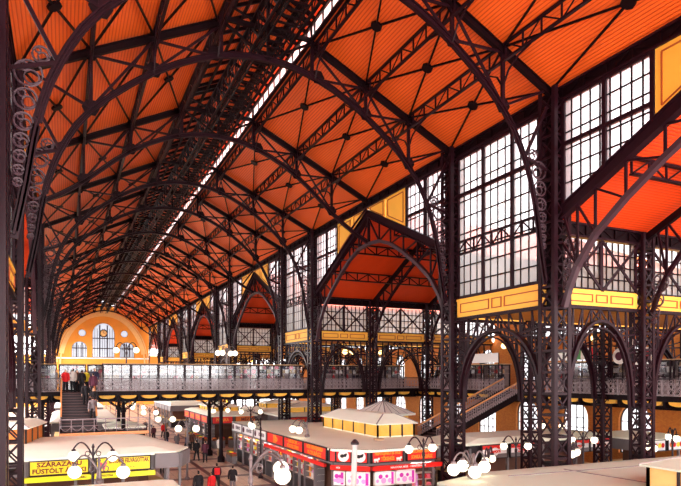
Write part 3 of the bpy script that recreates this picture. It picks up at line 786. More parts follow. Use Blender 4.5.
# ------------------------------------------------------------------ galleries and the bridge across the nave
GF = EYE-1.2                                     # gallery floor
GX = XC+TCOL[1]                                  # gallery edge on the right
BY0, BY1 = 46.9, 52.6                            # bridge
def deck_parts(t, x0, x1, y0, y1):
    obj('deck', MB().box((x0, x1), (y0, y1), (-0.16, 0)), 'deck', t)
    return t
def vault_mesh():
    """one ochre jack vault between two joists, 1.5 m wide, seen at the deck edge"""
    a = 0.58; pts = [(-a, -0.16), (a, -0.16)]+[(a*math.cos(math.pi*k/10)*0.98, -0.2-0.30*(math.sin(math.pi*k/10)**0.6)) for k in range(11)]
    return pts
gdk = thing('bridge_deck', 'walkway bridge crossing the nave on the gallery level', 'bridge', (0, 0, GF))
X0B, X1B = -12.9, GX-0.05
deck_parts(gdk, X0B, X1B, BY0, BY1)
STX0, STX1 = -0.2, 2.0                        # stair on the left
m = MB().box((X0B, X1B), (BY0-0.02, BY0+0.12), (-0.24, 0.06)).box((X0B, X1B), (BY0+0.9, BY0+1.05), (-0.75, -0.16)).box((X0B, X1B), (BY1-0.2, BY1), (-0.75, -0.1))
obj('edge_beam', m, 'steel_dark', gdk)
VM = MB().prism([(p[0], 0, p[1]) for p in vault_mesh()], (0, 5.4, 0)).mesh('jack_vault')
JM = MB().box((-0.07, 0.07), (0, 5.6), (-0.62, -0.16)).box((-0.14, 0.14), (0, 5.6), (-0.66, -0.6)).mesh('joist')
k = 0
xx = X0B+0.8
while xx < X1B-0.5:
    link('jack_vault', VM, 'yellow', gdk, (xx, BY0+0.1, 0)); link('joist', JM, 'steel_dark', gdk, (xx+0.75, BY0, 0)); xx += 1.5
# bracket arches under the bridge edge and its slim fluted posts
def fan_post(px, py, label):
    t = thing('slim_post', label, 'column', (px, py, 0), 0, 'slim posts under the bridge')
    pr = [(0.3, 0), (0.3, 0.4), (0.2, 0.5), (0.17, 0.6), (0.15, 4.2), (0.22, 4.25), (0.22, 4.4), (0.14, 4.45), (0.12, GF-0.75)]
    obj('shaft', MB().lathe(pr, n=12), 'steel_dark', t)
    f = MB()
    for s in (1, -1):
        f.poly([(s*0.1, 0, 4.4), (s*0.35, 0, 4.55), (s*0.7, 0, 4.8), (s*0.95, 0, 5.1)], 0.09, 0.09, FW)
        f.ring((s*0.38, 0, 4.88), 0.2, 0.03); f.bar((s*0.1, 0, 4.5), (s*0.95, 0, 5.1), 0.06)
    obj('fan_bracket', f, 'steel_dark', t)
for n, px in enumerate((4.1, 11.6, -8.5)):
    fan_post(px, BY0+1.0, 'slim dark post with a fan bracket under the bridge front, %s' % ['left in the aisle', 'beside the white-signed stall', 'beyond the left stair'][n])
    fan_post(px, BY1-0.4, 'slim dark post with a fan bracket under the bridge rear, %s' % ['left in the aisle', 'beside the white-signed stall', 'beyond the left stair'][n])
g2 = thing('gallery_deck', 'gallery walkway along the right outer wall', 'gallery', (0, 0, GF))
deck_parts(g2, GX, XC+OUTER-0.02, 2, ENDY-0.5)
obj('edge_beam', MB().box((GX-0.02, GX+0.12), (2, ENDY-0.5), (-0.24, 0.06)).box((GX+0.9, GX+1.05), (2, ENDY-0.5), (-0.75, -0.16)), 'steel_dark', g2)
VM2 = MB().prism([(0, p[0], p[1]) for p in vault_mesh()], (6.6, 0, 0)).mesh('jack_vault')
JM2 = MB().box((0, 6.9), (-0.07, 0.07), (-0.62, -0.16)).box((0, 7), (-0.14, 0.14), (-0.66, -0.6)).mesh('joist')
yy = 11.0
while yy < 72:
    link('jack_vault', VM2, 'yellow', g2, (GX+0.1, yy, 0)); link('joist', JM2, 'steel_dark', g2, (GX, yy+0.75, 0)); yy += 1.5
g3 = thing('gallery_deck', 'gallery walkway along the left outer wall', 'gallery', (0, 0, GF))
deck_parts(g3, XC-OUTER+0.02, -13.0, 2, ENDY-0.5)
obj('edge_beam', MB().box((-13.1, -12.98), (2, ENDY-0.5), (-0.7, 0.06)), 'steel_dark', g3)

# railings: one segment of wrought iron, about 3 m, then copies
def railing_parts(t, L):
    obj('top_rail', MB().box((-L/2, L/2), (-0.05, 0.05), (1.0, 1.07)), 'steel_pale', t)
    obj('bottom_rail', MB().box((-L/2, L/2), (-0.03, 0.03), (0.08, 0.14)).box((-L/2, L/2), (-0.03, 0.03), (0.74, 0.78)), 'rail_grey', t)
    p = MB()
    for s in (1, -1): p.box((s*L/2-0.04, s*L/2+0.04), (-0.04, 0.04), (0, 1.12))
    obj('posts', p, 'rail_grey', t)
    w = MB(); n = round(L/0.36)
    for k in range(n):
        c = -L/2+L*(k+0.5)/n
        w.ring((c, 0, 0.32), 0.16, 0.022, 'XZ', 8); w.ring((c, 0, 0.58), 0.13, 0.022, 'XZ', 8); w.ring((c, 0, 0.88), 0.09, 0.02, 'XZ', 6)
        w.bar((c-L/n/2, 0, 0.14), (c-L/n/2, 0, 1.0), 0.03); w.bar((c-L/n/2, 0, 0.14), (c+L/n/2, 0, 0.74), 0.02); w.bar((c+L/n/2, 0, 0.14), (c-L/n/2, 0, 0.74), 0.02)
    obj('scrollwork', w, 'rail_grey', t)
def railing(cx, cy, L, rz, label, z=GF):
    return place('rail%.2f' % L, 'gallery_railing', label, 'railing', (cx, cy, z), rz, lambda t: railing_parts(t, L), 'wrought iron railings')
segs = []
a = X0B
while a < X1B-0.3:
    b = min(a+2.9, X1B)
    if a < STX0 < b: segs.append((a, STX0)); a = STX1; continue
    segs.append((a, b)); a = b
for n, (a, b) in enumerate(segs):
    railing((a+b)/2, BY0+0.05, round(b-a, 2), 0, 'wrought iron railing along the front of the bridge, %s length from its left end' % ORD[n])
for n in range(28):
    railing(X0B+1.0+n*1.72, BY1-0.05, 1.72, 0, 'wrought iron railing along the rear of the bridge, %s length from its left end' % ORD[n]) if n % 2 else None
SY0, SY1 = 33.2, 35.6                           # stair on the right
y = 5.0; n = 0
while y < 46.0:
    L = 2.9
    if not (y < SY1 and y+L > SY0): railing(GX+0.05, y+L/2, L, R(90), 'wrought iron railing along the right gallery, %s length from the camera' % ORD[n])
    y += L; n += 1
    if SY0-L < y < SY0: 
        if SY0-y > 0.6: railing(GX+0.05, (y+SY0)/2, round(SY0-y, 2), R(90), 'short wrought iron railing on the right gallery just before the stair head')
        y = SY1

# glazed display cases of the souvenir sellers standing behind the bridge railing
def case_parts(t, L):
    h = 2.1
    f = MB()
    for s in (1, -1):
        for yy in (0.0, 0.75): f.box((s*L/2-0.045, s*L/2+0.045), (yy-0.04, yy+0.04), (0, h))
    for zz in (0.04, h-0.04):
        for yy in (0.0, 0.75): f.box((-L/2, L/2), (yy-0.04, yy+0.04), (zz-0.04, zz+0.04))
    for xx in (-L/6, L/6): f.box((xx-0.025, xx+0.025), (-0.03, 0.03), (0.04, h))
    f.box((-L/2, L/2), (-0.03, 0.03), (1.17, 1.22))
    obj('frame', f, 'steel', t)
    obj('roof_board', MB().box((-L/2-0.05, L/2+0.05), (-0.15, 0.95), (h, h+0.06)), 'cloth_tan', t)
    obj('back_board', MB().box((-L/2, L/2), (0.72, 0.78), (0.05, h)), 'case_back', t)
    for zz in (0.5, 0.95, 1.4, 1.75): obj('shelf', MB().box((-L/2, L/2), (0.08, 0.72), (zz-0.02, zz+0.02)), 'case_back', t)
    obj('pane', MB().box((-L/2, L/2), (-0.02, -0.01), (0.05, h)), 'case_glass', t)
SOUV = []
def souvenir_protos():
    d = MB().lathe([(0.01, 0), (0.1, 0), (0.12, 0.1), (0.06, 0.2), (0.07, 0.25), (0.05, 0.31), (0.01, 0.33)], n=10)
    j = MB().lathe([(0.01, 0), (0.08, 0), (0.09, 0.12), (0.04, 0.22), (0.045, 0.3), (0.01, 0.31)], n=10)
    b = MB().box((-0.16, 0.16), (-0.04, 0.04), (0, 0.28)).box((-0.13, 0.13), (-0.05, 0.05), (0.04, 0.24))
    c = MB().lathe([(0.02, 0), (0.1, 0), (0.16, 0.04), (0.2, 0.07), (0.19, 0.08), (0.09, 0.03)], n=12)
    cl = MB()
    for k in range(4): cl.box((-0.2+k*0.012, 0.2-k*0.012), (-0.1, 0.1), (k*0.06, k*0.06+0.055))
    return [('doll', d, 'doll'), ('bottle', j, 'bottle'), ('gift_box', b, 'box'), ('painted_plate', c, 'plate'), ('folded_cloths', cl, 'cloths')]
SPRO = [(n, m.mesh(n), c) for n, m, c in souvenir_protos()]
SCOL = ['cloth_red', 'cloth_white', 'cloth_tan', 'cloth_black', 'cloth_brown', 'white', 'cloth_grey', 'cloth_plum', 'cloth_navy', 'cloth_tan', 'pink']
CW = ['red', 'off-white', 'tan', 'black', 'brown', 'white', 'grey', 'plum', 'navy', 'tan', 'pink']
SRND = random.Random(3)
def case(cx, cy, L, rz, label, where, fill=True):
    t = place('case%.2f' % L, 'display_case', label, 'display case', (cx, cy, GF), rz, lambda t: case_parts(t, L), 'souvenir display cases')
    if not fill: return
    M = Matrix.Translation((cx, cy, GF)) @ Matrix.Rotation(rz, 4, 'Z')
    for row, zz in enumerate((0.98, 1.43, 1.78)):
        n = 5
        for k in range(n):
            nm, me, ct = SRND.choice(SPRO); ci = SRND.randrange(len(SCOL))
            p = M @ Vector((-L/2+0.08+(L-0.16)*(k+0.5)/n, 0.35, zz-0.009)); s = 0.8 if row == 2 else 1.0
            o = link(nm, me, SCOL[ci], None, p, (0, 0, rz)); q = {'doll': 1.35, 'bottle': 1.5, 'gift_box': 1.02, 'painted_plate': 0.82, 'folded_cloths': 0.82}[nm]; o.scale = (q, q, s*1.15)
            tag(o, '%s %s, %s along the %s shelf of %s' % (CW[ci], nm.replace('_', ' '), ORD[k], ['lower', 'middle', 'top'][row], where), ct, 'souvenirs on the gallery stalls')
cs = []
n = 0
for a, b in [(2.6, 30.0)]:
    k = int((b-a)/2.0)
    for j in range(k):
        cx = a+(j+0.5)*2.0; fill = True
        if abs(cx-XC-HALF) < 1.0: continue
        case(cx, BY0+0.5, 1.9, 0, 'glazed souvenir display case behind the bridge railing, %s to the right of the stair' % ORD[n], 'the %s bridge case' % ORD[n], fill); n += 1
case(-3.2, BY0+0.5, 1.9, 0, 'glazed souvenir display case on the bridge left of the stair', 'the case left of the stair'); case(-5.3, BY0+0.5, 1.9, 0, 'glazed souvenir display case at the far left end of the bridge', 'the leftmost bridge case')
for j, cx in enumerate((-3.6, -1.5, 0.6, 2.7)):
    case(cx, BY1-1.0, 1.9, 0, 'souvenir display case at the rear of the bridge beyond the stair, %s from the left' % ORD[j], 'the %s rear case' % ORD[j])
for j, yy in enumerate((18.5, 21.0, 23.4, 25.8, 28.2, 30.6, 37.5, 40.0, 42.4, 44.8)):
    case(GX+0.6, yy, 2.2, R(-90), 'glazed display case on the right gallery, %s from the camera' % ORD[j], 'the %s right gallery case' % ORD[j])
# awning boards of the right gallery stalls
def banner(x, y, L, rz, mat, name, label, stripes=()):
    t = thing(name, label, 'banner', (x, y, GF+2.25), rz, 'boards over the gallery stalls')
    obj('board', MB().box((-L/2, L/2), (-0.03, 0.03), (0, 0.75)), mat, t)
    for s in (1, -1): obj('pole', MB().box((s*L/2-0.03, s*L/2+0.03), (0.03, 0.09), (-2.25, 0.75)), 'steel', t)
    for s0, s1, m2 in stripes: obj('coloured_field', MB().box((-L/2+L*s0, -L/2+L*s1), (-0.05, -0.02), (0, 0.75)), m2, t)
    return t
banner(GX+0.3, 29.4, 4.8, R(-90), 'white', 'stall_board', 'white board with green and red flag colours over a gallery stall near the stair', ((0.62, 0.72, 'green'), (0.72, 0.9, 'cloth_white'), (0.9, 1.0, 'cloth_red')))
t = banner(GX+0.3, 38.5, 4.0, R(-90), 'white', 'stall_board', 'plain white board over a gallery stall beyond the stair')
for n, (yy, zz) in enumerate(((23.6, 2.6), (24.5, 2.45), (25.5, 2.6), (24.9, 3.2))):
    t = thing('wall_plate', 'large round painted plate on show above the right gallery, %s in the cluster' % ORD[n], 'plate', (GX+0.4, yy, GF+zz-0.2), 0, 'painted plates above the gallery')
    obj('rim', MB().lathe([(0.48, -0.03), (0.48, 0.03), (0.3, 0.05)], n=20), 'white', t, None, (0, R(-90), 0)); obj('painted_centre', MB().lathe([(0.26, 0.04), (0.26, 0.07)], n=18), ['cloth_red', 'cloth_navy', 'cloth_plum', 'cloth_red'][n], t, None, (0, R(-90), 0))
# ------------------------------------------------------------------ stairs
def stair(name, label, loc, rz, run, rise, width, n, open_side=True):
    """climbs along local +x from the foot at the origin"""
    t = thing(name, label, 'staircase', loc, rz)
    tr = run/n; st = MB(); rs = MB()
    for k in range(n):
        st.box((k*tr, (k+1)*tr+0.03), (-width/2, width/2), ((k+1)*rise/n-0.05, (k+1)*rise/n)); rs.box((k*tr+0.02, k*tr+0.05), (-width/2, width/2), (k*rise/n, (k+1)*rise/n-0.04))
    obj('treads', st, 'deck', t); obj('risers', rs, 'dark', t)
    for s in (1, -1):
        m = MB().bar((0, s*width/2, 0.05), (run, s*width/2, rise+0.0), 0.1, 0.42); obj('stringer', m, 'steel_dark', t)
        obj('handrail', MB().bar((0, s*width/2, 1.02), (run, s*width/2, rise+1.0), 0.1, 0.08), 'rail_wood', t)
        w = MB(); k = n*2
        for j in range(k+1):
            x = run*j/k; z = rise*j/k; w.bar((x, s*width/2, z+0.2), (x, s*width/2, z+1.0), 0.025)
            if j < k:
                x2 = run*(j+1)/k; z2 = rise*(j+1)/k
                w.bar((x, s*width/2, z+0.25), (x2, s*width/2, z2+0.6), 0.025); w.bar((x, s*width/2, z+0.6), (x2, s*width/2, z2+0.25), 0.025)
                w.ring(((x+x2)/2, s*width/2, (z+z2)/2+0.8), 0.1, 0.018, 'XZ', 7)
        obj('balustrade', w, 'rail_grey', t)
    return t
stair('staircase', 'dark staircase rising from the stall roofs up to the bridge on the left', (0.9, 42.6, 3.35), R(90), 4.3, GF-3.35, 2.15, 14)
lt = thing('stair_landing', 'railed landing at the foot of the left staircase', 'landing', (1.05, 41.6, 3.35))
obj('floor_plate', MB().box((-1.3, 4.0), (-0.9, 1.0), (-0.15, 0)), 'steel_dark', lt)
obj('support', MB().box((-1.2, -1.0), (-0.8, -0.6), (-3.35, -0.15)).box((3.6, 3.8), (-0.8, -0.6), (-3.35, -0.15)).box((-1.2, -1.0), (0.7, 0.9), (-3.35, -0.15)).box((3.6, 3.8), (0.7, 0.9), (-3.35, -0.15)), 'steel_dark', lt)
obj('skirt_rail', MB().box((-1.3, 4.0), (-0.98, -0.9), (-0.12, 0.08)), 'rail_wood', lt)
m = MB().box((-1.3, 4.0), (-0.96, -0.92), (0.9, 0.96)).box((-1.3, 4.0), (-0.95, -0.93), (0.5, 0.53))
for k in range(9): m.box((-1.3+k*0.6625-0.02, -1.3+k*0.6625+0.02), (-0.96, -0.92), (0, 0.95))
for k in range(8): m.poly([(-1.3+k*0.6625+0.6625*j/6, -0.94, 0.5-0.3*math.sin(math.pi*j/6)) for j in range(7)], 0.025)
obj('balustrade', m, 'rail_grey', lt)
stair('staircase', 'long staircase with wooden handrails climbing to the right gallery', (22.6, (SY0+SY1)/2, 2.5), 0, GX-22.6, GF-2.5, 2.3, 20)
lt = thing('stair_landing', 'low landing at the foot of the right staircase', 'landing', (21.75, (SY0+SY1)/2, 2.5))
obj('floor_plate', MB().box((-0.85, 0.85), (-1.2, 1.2), (-0.15, 0)), 'steel_dark', lt); obj('support', MB().box((-0.8, 0.8), (-1.1, 1.1), (-2.5, -0.15)), 'dark', lt)

# ------------------------------------------------------------------ market stalls
def stall_block(label, poly, ztop, roof='white_roof', over=0.25, ridge=0.25, body='grey', fascia=0.75, counter=True, seams=()):
    """block of stalls: flat pale roof with a slight hip, fascia, posts and counters"""
    cx = sum(p[0] for p in poly)/len(poly); cy = sum(p[1] for p in poly)/len(poly)
    t = thing('market_stall_block', label, 'market stalls', (cx, cy, 0), 0, 'blocks of market stalls')
    lp = [(p[0]-cx, p[1]-cy) for p in poly]
    def ins(d):
        out = []
        for px, py in lp:
            l = math.hypot(px, py); out.append((px-d*px/l*1.2, py-d*py/l*1.2))
        return out
    # roof with two steps so that it drains to its rim
    mb = MB(); n = len(lp); o0 = ins(-over); o1 = ins(0.9)
    b = len(mb.v); mb.v += [(x, y, ztop-0.12) for x, y in o0]+[(x, y, ztop) for x, y in o0]+[(x, y, ztop+ridge) for x, y in o1]
    mb.f.append(tuple(range(n))[::-1]); mb.f.append(tuple(range(2*n, 3*n)))
    for i in range(n):
        j = (i+1) % n; mb.f.append((i, j, n+j, n+i)); mb.f.append((n+i, n+j, 2*n+j, 2*n+i))
    obj('roof', mb, roof, t)
    for x0, y0, x1, y1 in seams: obj('seam', MB().bar((x0-cx, y0-cy, ztop+ridge+0.01), (x1-cx, y1-cy, ztop+ridge+0.01), 0.06, 0.03), 'grey', t)
    obj('fascia', MB().prism([(x, y, ztop-0.12-fascia) for x, y in ins(0.08)], (0, 0, fascia)), body, t)
    obj('core', MB().prism([(x, y, 0) for x, y in ins(1.5)], (0, 0, ztop-0.9)), 'cloth_brown', t)
    if counter: obj('counter', MB().prism([(x, y, 0) for x, y in ins(0.35)], (0, 0, 0.95)), 'dark', t)
    if counter: obj('counter_top', MB().prism([(x, y, 0.95) for x, y in ins(0.2)], (0, 0, 0.06)), 'ochre_pale', t)
    for i in range(n):
        a, b2 = Vector(ins(0.12)[i]), Vector(ins(0.12)[(i+1) % n]); L = (b2-a).length; k = max(1, round(L/2.6))
        for q in range(k):
            p = a.lerp(b2, q/k); obj('post', MB().box((p.x-0.07, p.x+0.07), (p.y-0.07, p.y+0.07), (0, ztop-0.3)), 'grey', t)
    return t
def roof_lantern(label, cx, cy, w, d, z0, wall, hip, wallmat='lantern_glow_glass', roofmat='white_roof', flat=0.35, nx=3, ny=5, rot=0):
    t = thing('roof_lantern', label, 'skylight', (cx, cy, z0), R(rot), 'glazed lanterns on the stall roofs')
    obj('curb', MB().box((-w/2-0.05, w/2+0.05), (-d/2-0.05, d/2+0.05), (-0.5, 0.06)), 'white_roof', t)
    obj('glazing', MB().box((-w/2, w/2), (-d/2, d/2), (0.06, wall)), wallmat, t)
    f = MB()
    for k in range(nx+1):
        for s in (1, -1): x = -w/2+w*k/nx; f.box((x-0.05, x+0.05), (s*d/2-0.05, s*d/2+0.05), (0, wall))
    for k in range(ny+1):
        for s in (1, -1): y = -d/2+d*k/ny; f.box((s*w/2-0.05, s*w/2+0.05), (y-0.05, y+0.05), (0, wall))
    obj('frame', f, 'dark', t)
    mb = MB(); e = 0.2; a, b = w/2+e, d/2+e; c, g = w/2*flat, max(0.02, d/2-w/2*(1-flat))
    mb.v = [(-a, -b, wall), (a, -b, wall), (a, b, wall), (-a, b, wall), (-a, -b, wall+0.06), (a, -b, wall+0.06), (a, b, wall+0.06), (-a, b, wall+0.06), (-c, -g, wall+hip), (c, -g, wall+hip), (c, g, wall+hip), (-c, g, wall+hip)]
    mb.f = [(3, 2, 1, 0), (0, 1, 5, 4), (1, 2, 6, 5), (2, 3, 7, 6), (3, 0, 4, 7), (4, 5, 9, 8), (5, 6, 10, 9), (6, 7, 11, 10), (7, 4, 8, 11), (8, 9, 10, 11)]
    obj('hipped_roof', mb, roofmat, t)
    h = MB()
    for i in range(4): h.bar(mb.v[4+i], mb.v[8+i], 0.07, 0.05)
    obj('hip_ribs', h, 'grey_roof', t)
    return t
ZR = 3.1
stall_block('pale-roofed stalls with yellow signs at the lower left', [(-1.75, 31.6), (5.0, 31.6), (5.9, 33.2), (4.6, 40.4), (-5.5, 40.4), (-5.5, 31.6)], ZR, body='grey')
stall_block('pale stall roof at the very bottom left with two lamps at its edge', [(-1.0, 12), (3.6, 12), (3.6, 22.6), (-1.0, 22.6)], ZR)
CB = stall_block('long central stalls with white and red signs along the aisle', [(12.8, 48.4), (12.8, 28.4), (14.2, 27.1), (18.3, 27.1), (18.3, 28.2), (20.4, 28.2), (20.4, 44.8), (18.0, 44.8), (18.0, 48.4)], 3.2, ridge=0.0, counter=False)
stall_block('wide pale stall roof in front of the right columns', [(11.8, 8.5), (27.5, 8.5), (27.5, 18.4), (15.2, 18.4), (12.2, 17.4)], 3.25, roof='cream_roof', ridge=0.12, seams=((14.6, 16.9, 25.5, 16.3), (17.6, 17.2, 18.4, 9.5), (22.6, 17.2, 23.0, 9.5)))
stall_block('stalls with black white and red signs behind the right columns', [(21.6, 28.5), (33.2, 28.5), (33.2, 32.4), (21.6, 32.4)], 3.0, body='dark')
stall_block('stalls under the right gallery with white signs', [(34.1, 26.4), (37.5, 26.4), (37.5, 30.5), (34.1, 30.5)], 2.9, body='grey')
stall_block('stalls beyond the bridge on the right of the aisle', [(13.0, 58), (17.6, 58), (17.6, 71), (13.0, 71)], 3.1, counter=False)
stall_block('red-fronted stalls across the way behind the bridge', [(19.4, 54.5), (29.0, 54.5), (29.0, 60.0), (19.4, 60.0)], 3.1)
stall_block('far stalls on the right of the aisle', [(13.0, 82), (18.0, 82), (18.0, 98), (13.0, 98)], 3.1)
stall_block('stalls beyond the bridge on the left of the aisle', [(-1.0, 56), (4.6, 56), (4.6, 71), (-1.0, 71)], 3.1)
stall_block('far stalls on the left of the aisle', [(-1.0, 82), (4.6, 82), (4.6, 98), (-1.0, 98)], 3.1)
stall_block('stalls under the left end of the bridge', [(-6.3, 49), (-2.7, 49), (-2.7, 56), (-6.3, 56)], 3.4)
stall_block('low stalls with a pale roof behind the left stair', [(3.0, 48.6), (5.6, 48.6), (5.6, 51.5), (3.0, 51.5)], 3.1)
stall_block('stalls with glow-coloured lanterns far along on the right', [(19.4, 62), (28, 62), (28, 71), (19.4, 71)], 3.1)
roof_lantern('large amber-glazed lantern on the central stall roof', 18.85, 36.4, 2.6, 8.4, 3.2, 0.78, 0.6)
pl = thing('roof_lantern', 'grey glazed pyramid lantern behind the amber-glazed one', 'skylight', (22.6, 40.6, 0), R(20), 'glazed lanterns on the stall roofs')
pv = MB(); pv.v = [(-1.75, -1.75, 4.1), (1.75, -1.75, 4.1), (1.75, 1.75, 4.1), (-1.75, 1.75, 4.1), (0, 0, 5.1)]; pv.f = [(3, 2, 1, 0), (0, 1, 4), (1, 2, 4), (2, 3, 4), (3, 0, 4)]
obj('glass_pyramid', pv, 'glass_grey', pl)
rb = MB()
for i in range(4):
    rb.bar(pv.v[i], pv.v[4], 0.07); 
    for q in (0.25, 0.5, 0.75): rb.bar(Vector(pv.v[i]).lerp(Vector(pv.v[(i+1) % 4]), q), pv.v[4], 0.035)
obj('ribs', rb, 'grey', pl)
obj('lower_roof', MB().box((-1.8, 1.8), (-1.8, 1.8), (3.95, 4.1)), 'white_roof', pl); obj('kiosk_walls', MB().box((-1.4, 1.4), (-1.4, 1.4), (0, 3.95)), 'lantern_glow_glass', pl)
roof_lantern('ochre-sided lantern with a ribbed white roof at the lower right corner', 19.0, 11.7, 3.4, 3.2, 3.3, 0.75, 0.65, 'ochre_pale', 'cream_roof', flat=0.1, nx=3, ny=3)
roof_lantern('brown lantern with a white top on the left stall roof beside the column', -2.45, 38.2, 1.9, 4.0, 3.2, 0.95, 0.35, 'kiosk_orange', flat=0.7, nx=2, ny=3, rot=-10)
roof_lantern('amber glow-coloured lantern on the red-fronted stalls behind the bridge', 23.0, 57.2, 5.5, 2.4, 3.25, 0.6, 0.4)
roof_lantern('amber glow-coloured lantern far along on the right', 23.5, 66.5, 5.0, 3.0, 3.25, 0.6, 0.4)
roof_lantern('amber glow-coloured lantern on the stalls beyond the bridge beside the aisle', 15.3, 64.5, 2.6, 7.0, 3.25, 0.5, 0.4)
h = obj('roof_hatch', MB().lathe([(0.3, 0), (0.3, 0.1), (0.22, 0.12)], n=16), 'cloth_tan', None, (16.2, 29.6, 3.36)); tag(h, 'small round vent on the central stall roof in front of the amber lantern', 'vent')

# ------------------------------------------------------------------ signs
def sign(label, cat, p0, p1, z0, z1, mat, lines=(), lmat='letter_maroon', frame='dark', th=0.12, extra=None, name='stall_sign', group='signs on the stalls'):
    """sign box between two ground points, facing the side on the right of p0 to p1 seen from above"""
    a, b = Vector((p0[0], p0[1])), Vector((p1[0], p1[1])); L = (b-a).length; ang = math.atan2(b.y-a.y, b.x-a.x); m = (a+b)/2
    t = thing(name, label, cat, (m.x, m.y, z0), ang, group); H = z1-z0
    obj('sign_board', MB().box((-L/2+0.04, L/2-0.04), (-th, -0.02), (0.04, H-0.04)), mat, t)
    obj('frame', MB().box((-L/2, L/2), (-th-0.03, 0), (H-0.05, H)).box((-L/2, L/2), (-th-0.03, 0), (0, 0.05)).box((-L/2, -L/2+0.06), (-th-0.03, 0), (0, H)).box((L/2-0.06, L/2), (-th-0.03, 0), (0, H)), frame, t)
    n = len(lines)
    for i, ln in enumerate(lines):
        body, frac, xo, sz = ln if isinstance(ln, tuple) else (ln, 0.8, 0, None)
        z = H*(1-(i+0.5)/n*0.86-0.07)
        text('lettering', body, sz or H/n*0.82, lmat, t, (xo*L, -th-0.012, z), (R(90), 0, 0), L*frac)
    if extra: extra(t, L, H, -th-0.02)
    return t
ys = 31.42
sign('yellow sign reading SZÁRAZÁRU over the lower left stall', 'sign', (-1.5, ys), (1.12, ys), 2.28, 3.0, 'sign_yellow', [('SZÁRAZÁRU', 0.74, 0.0, None), ('FÜSTÖLT ÁRUKI', 0.88, 0.0, None)], extra=None)
def rooster(t, L, H, y):
    m = MB()
    for cx, cz, r in ((0, 0.3, 0.13), (0.1, 0.44, 0.09), (-0.1, 0.42, 0.07), (0.04, 0.18, 0.06)): m.prism([(-L/2+0.34+cx+r*math.cos(k*math.pi/5), y, cz+r*math.sin(k*math.pi/5)) for k in range(10)], (0, -0.01, 0))
    obj('rosette', m, 'pink', t)
sign('yellow sign reading BAROMFI FELVÁGOTTAK over the lower left stall', 'sign', (1.4, ys), (4.0, ys), 2.28, 3.0, 'sign_yellow', [('BAROMFI FELVÁGOTTAK', 0.72, 0.1, 0.3), ('.        - - - -        .', 0.6, 0.1, 0.12)], extra=rooster)
sign('lemon yellow strip sign under the SZÁRAZÁRU sign', 'sign', (-1.7, ys-0.12), (1.2, ys-0.12), 2.0, 2.24, 'sign_lemon', [('SZÁRAZÁRU', 0.25, 0.3, 0.12)], frame='sign_lemon')
sign('lemon yellow strip sign under the BAROMFI sign', 'sign', (1.25, ys-0.12), (4.2, ys-0.12), 2.0, 2.24, 'sign_lemon', [('FELVÁGOTTAK', 0.25, -0.3, 0.12)], frame='sign_lemon')
sign('plain grey fascia box at the right end of the yellow-signed stall', 'panel', (4.2, ys), (5.4, ys), 2.3, 3.05, 'grey', frame='grey')
sign('plain grey fascia box on the slanting corner of the yellow-signed stall', 'panel', (5.45, 31.5), (6.1, 32.9), 2.3, 3.05, 'grey', frame='grey')
# central stall, long side facing the aisle (from far to near so the face looks to the left)
xs = 12.72
def roundel(t, L, H, y):
    m = MB(); m.prism([(0.32*H*math.cos(k*math.pi/8)-L*0.36, y, H/2+0.32*H*math.sin(k*math.pi/8)) for k in range(16)], (0, -0.01, 0)); obj('emblem', m, 'cloth_plum', t)
ya = 48.2
for n, (b, nm) in enumerate((('HÚSBOLT', 'farthest'), ('HENTES', 'middle'), ('CSEMEGE', 'nearest'))):
    sign('white sign with a dark emblem beside the aisle, %s of the three' % nm, 'sign', (xs, ya), (xs, ya-2.95), 2.5, 3.2, 'sign_white', [(b, 0.45, 0.12, 0.32)], 'letter_grey', 'grey', extra=roundel); ya -= 3.08
ya = 38.9
def stripes(t, L, H, y):
    m = MB()
    for k in range(3): m.bar((-0.3+k*0.2, y, 0.1), (-0.2+k*0.2, y, H-0.1), 0.09, 0.02, FW)
    m.ring((0.35, y, H/2), 0.12, 0.03); obj('emblem', m, 'letter_orange', t)
sign('red sign with an orange emblem on the aisle side of the central stalls', 'sign', (xs, ya), (xs, ya-3.3), 2.5, 3.2, 'sign_red', extra=stripes); ya -= 3.4
for b, nm in ((('– HÚSOK –', 'FÜSTÖLTÁRU'), 'reading HÚSOK'), (('HÚS HENTESÁRU', 'KOLBÁSZ'), 'reading KOLBÁSZ, nearest the corner')):
    sign('red sign with orange lettering on the aisle side, '+nm, 'sign', (xs, ya), (xs, ya-3.3), 2.5, 3.2, 'sign_red', [(b[0], 0.7, 0, None), (b[1], 0.6, 0, None)], 'letter_orange'); ya -= 3.42
def cowdisc(k):
    def f(t, L, H, y):
        obj('white_disc', MB().prism([(0.3*math.cos(j*math.pi/10), y, H/2+0.3*math.sin(j*math.pi/10)) for j in range(20)], (0, -0.012, 0)), 'white', t)
        m = MB()
        for cx, cz, r in ((-0.06, 0, 0.12), (0.08, 0.03, 0.1), (0.15, 0.1, 0.06)): m.prism([(cx+r*math.cos(j*math.pi/5), y-0.014, H/2+cz+r*0.8*math.sin(j*math.pi/5)) for j in range(10)], (0, -0.012, 0))
        obj('emblem', m, 'black', t)
    return f
sign('plain red fascia panel before the slanting corner of the central stalls', 'sign', (xs, 28.55), (12.95, 28.2), 2.5, 3.2, 'sign_red')
sign('red panel with a white disc on the slanting corner, left one', 'sign', (12.9, 28.2), (13.55, 27.62), 2.5, 3.2, 'sign_red', extra=cowdisc(0))
sign('red panel with a white disc on the slanting corner, right one', 'sign', (13.57, 27.6), (14.2, 27.04), 2.5, 3.2, 'sign_red', extra=cowdisc(1))
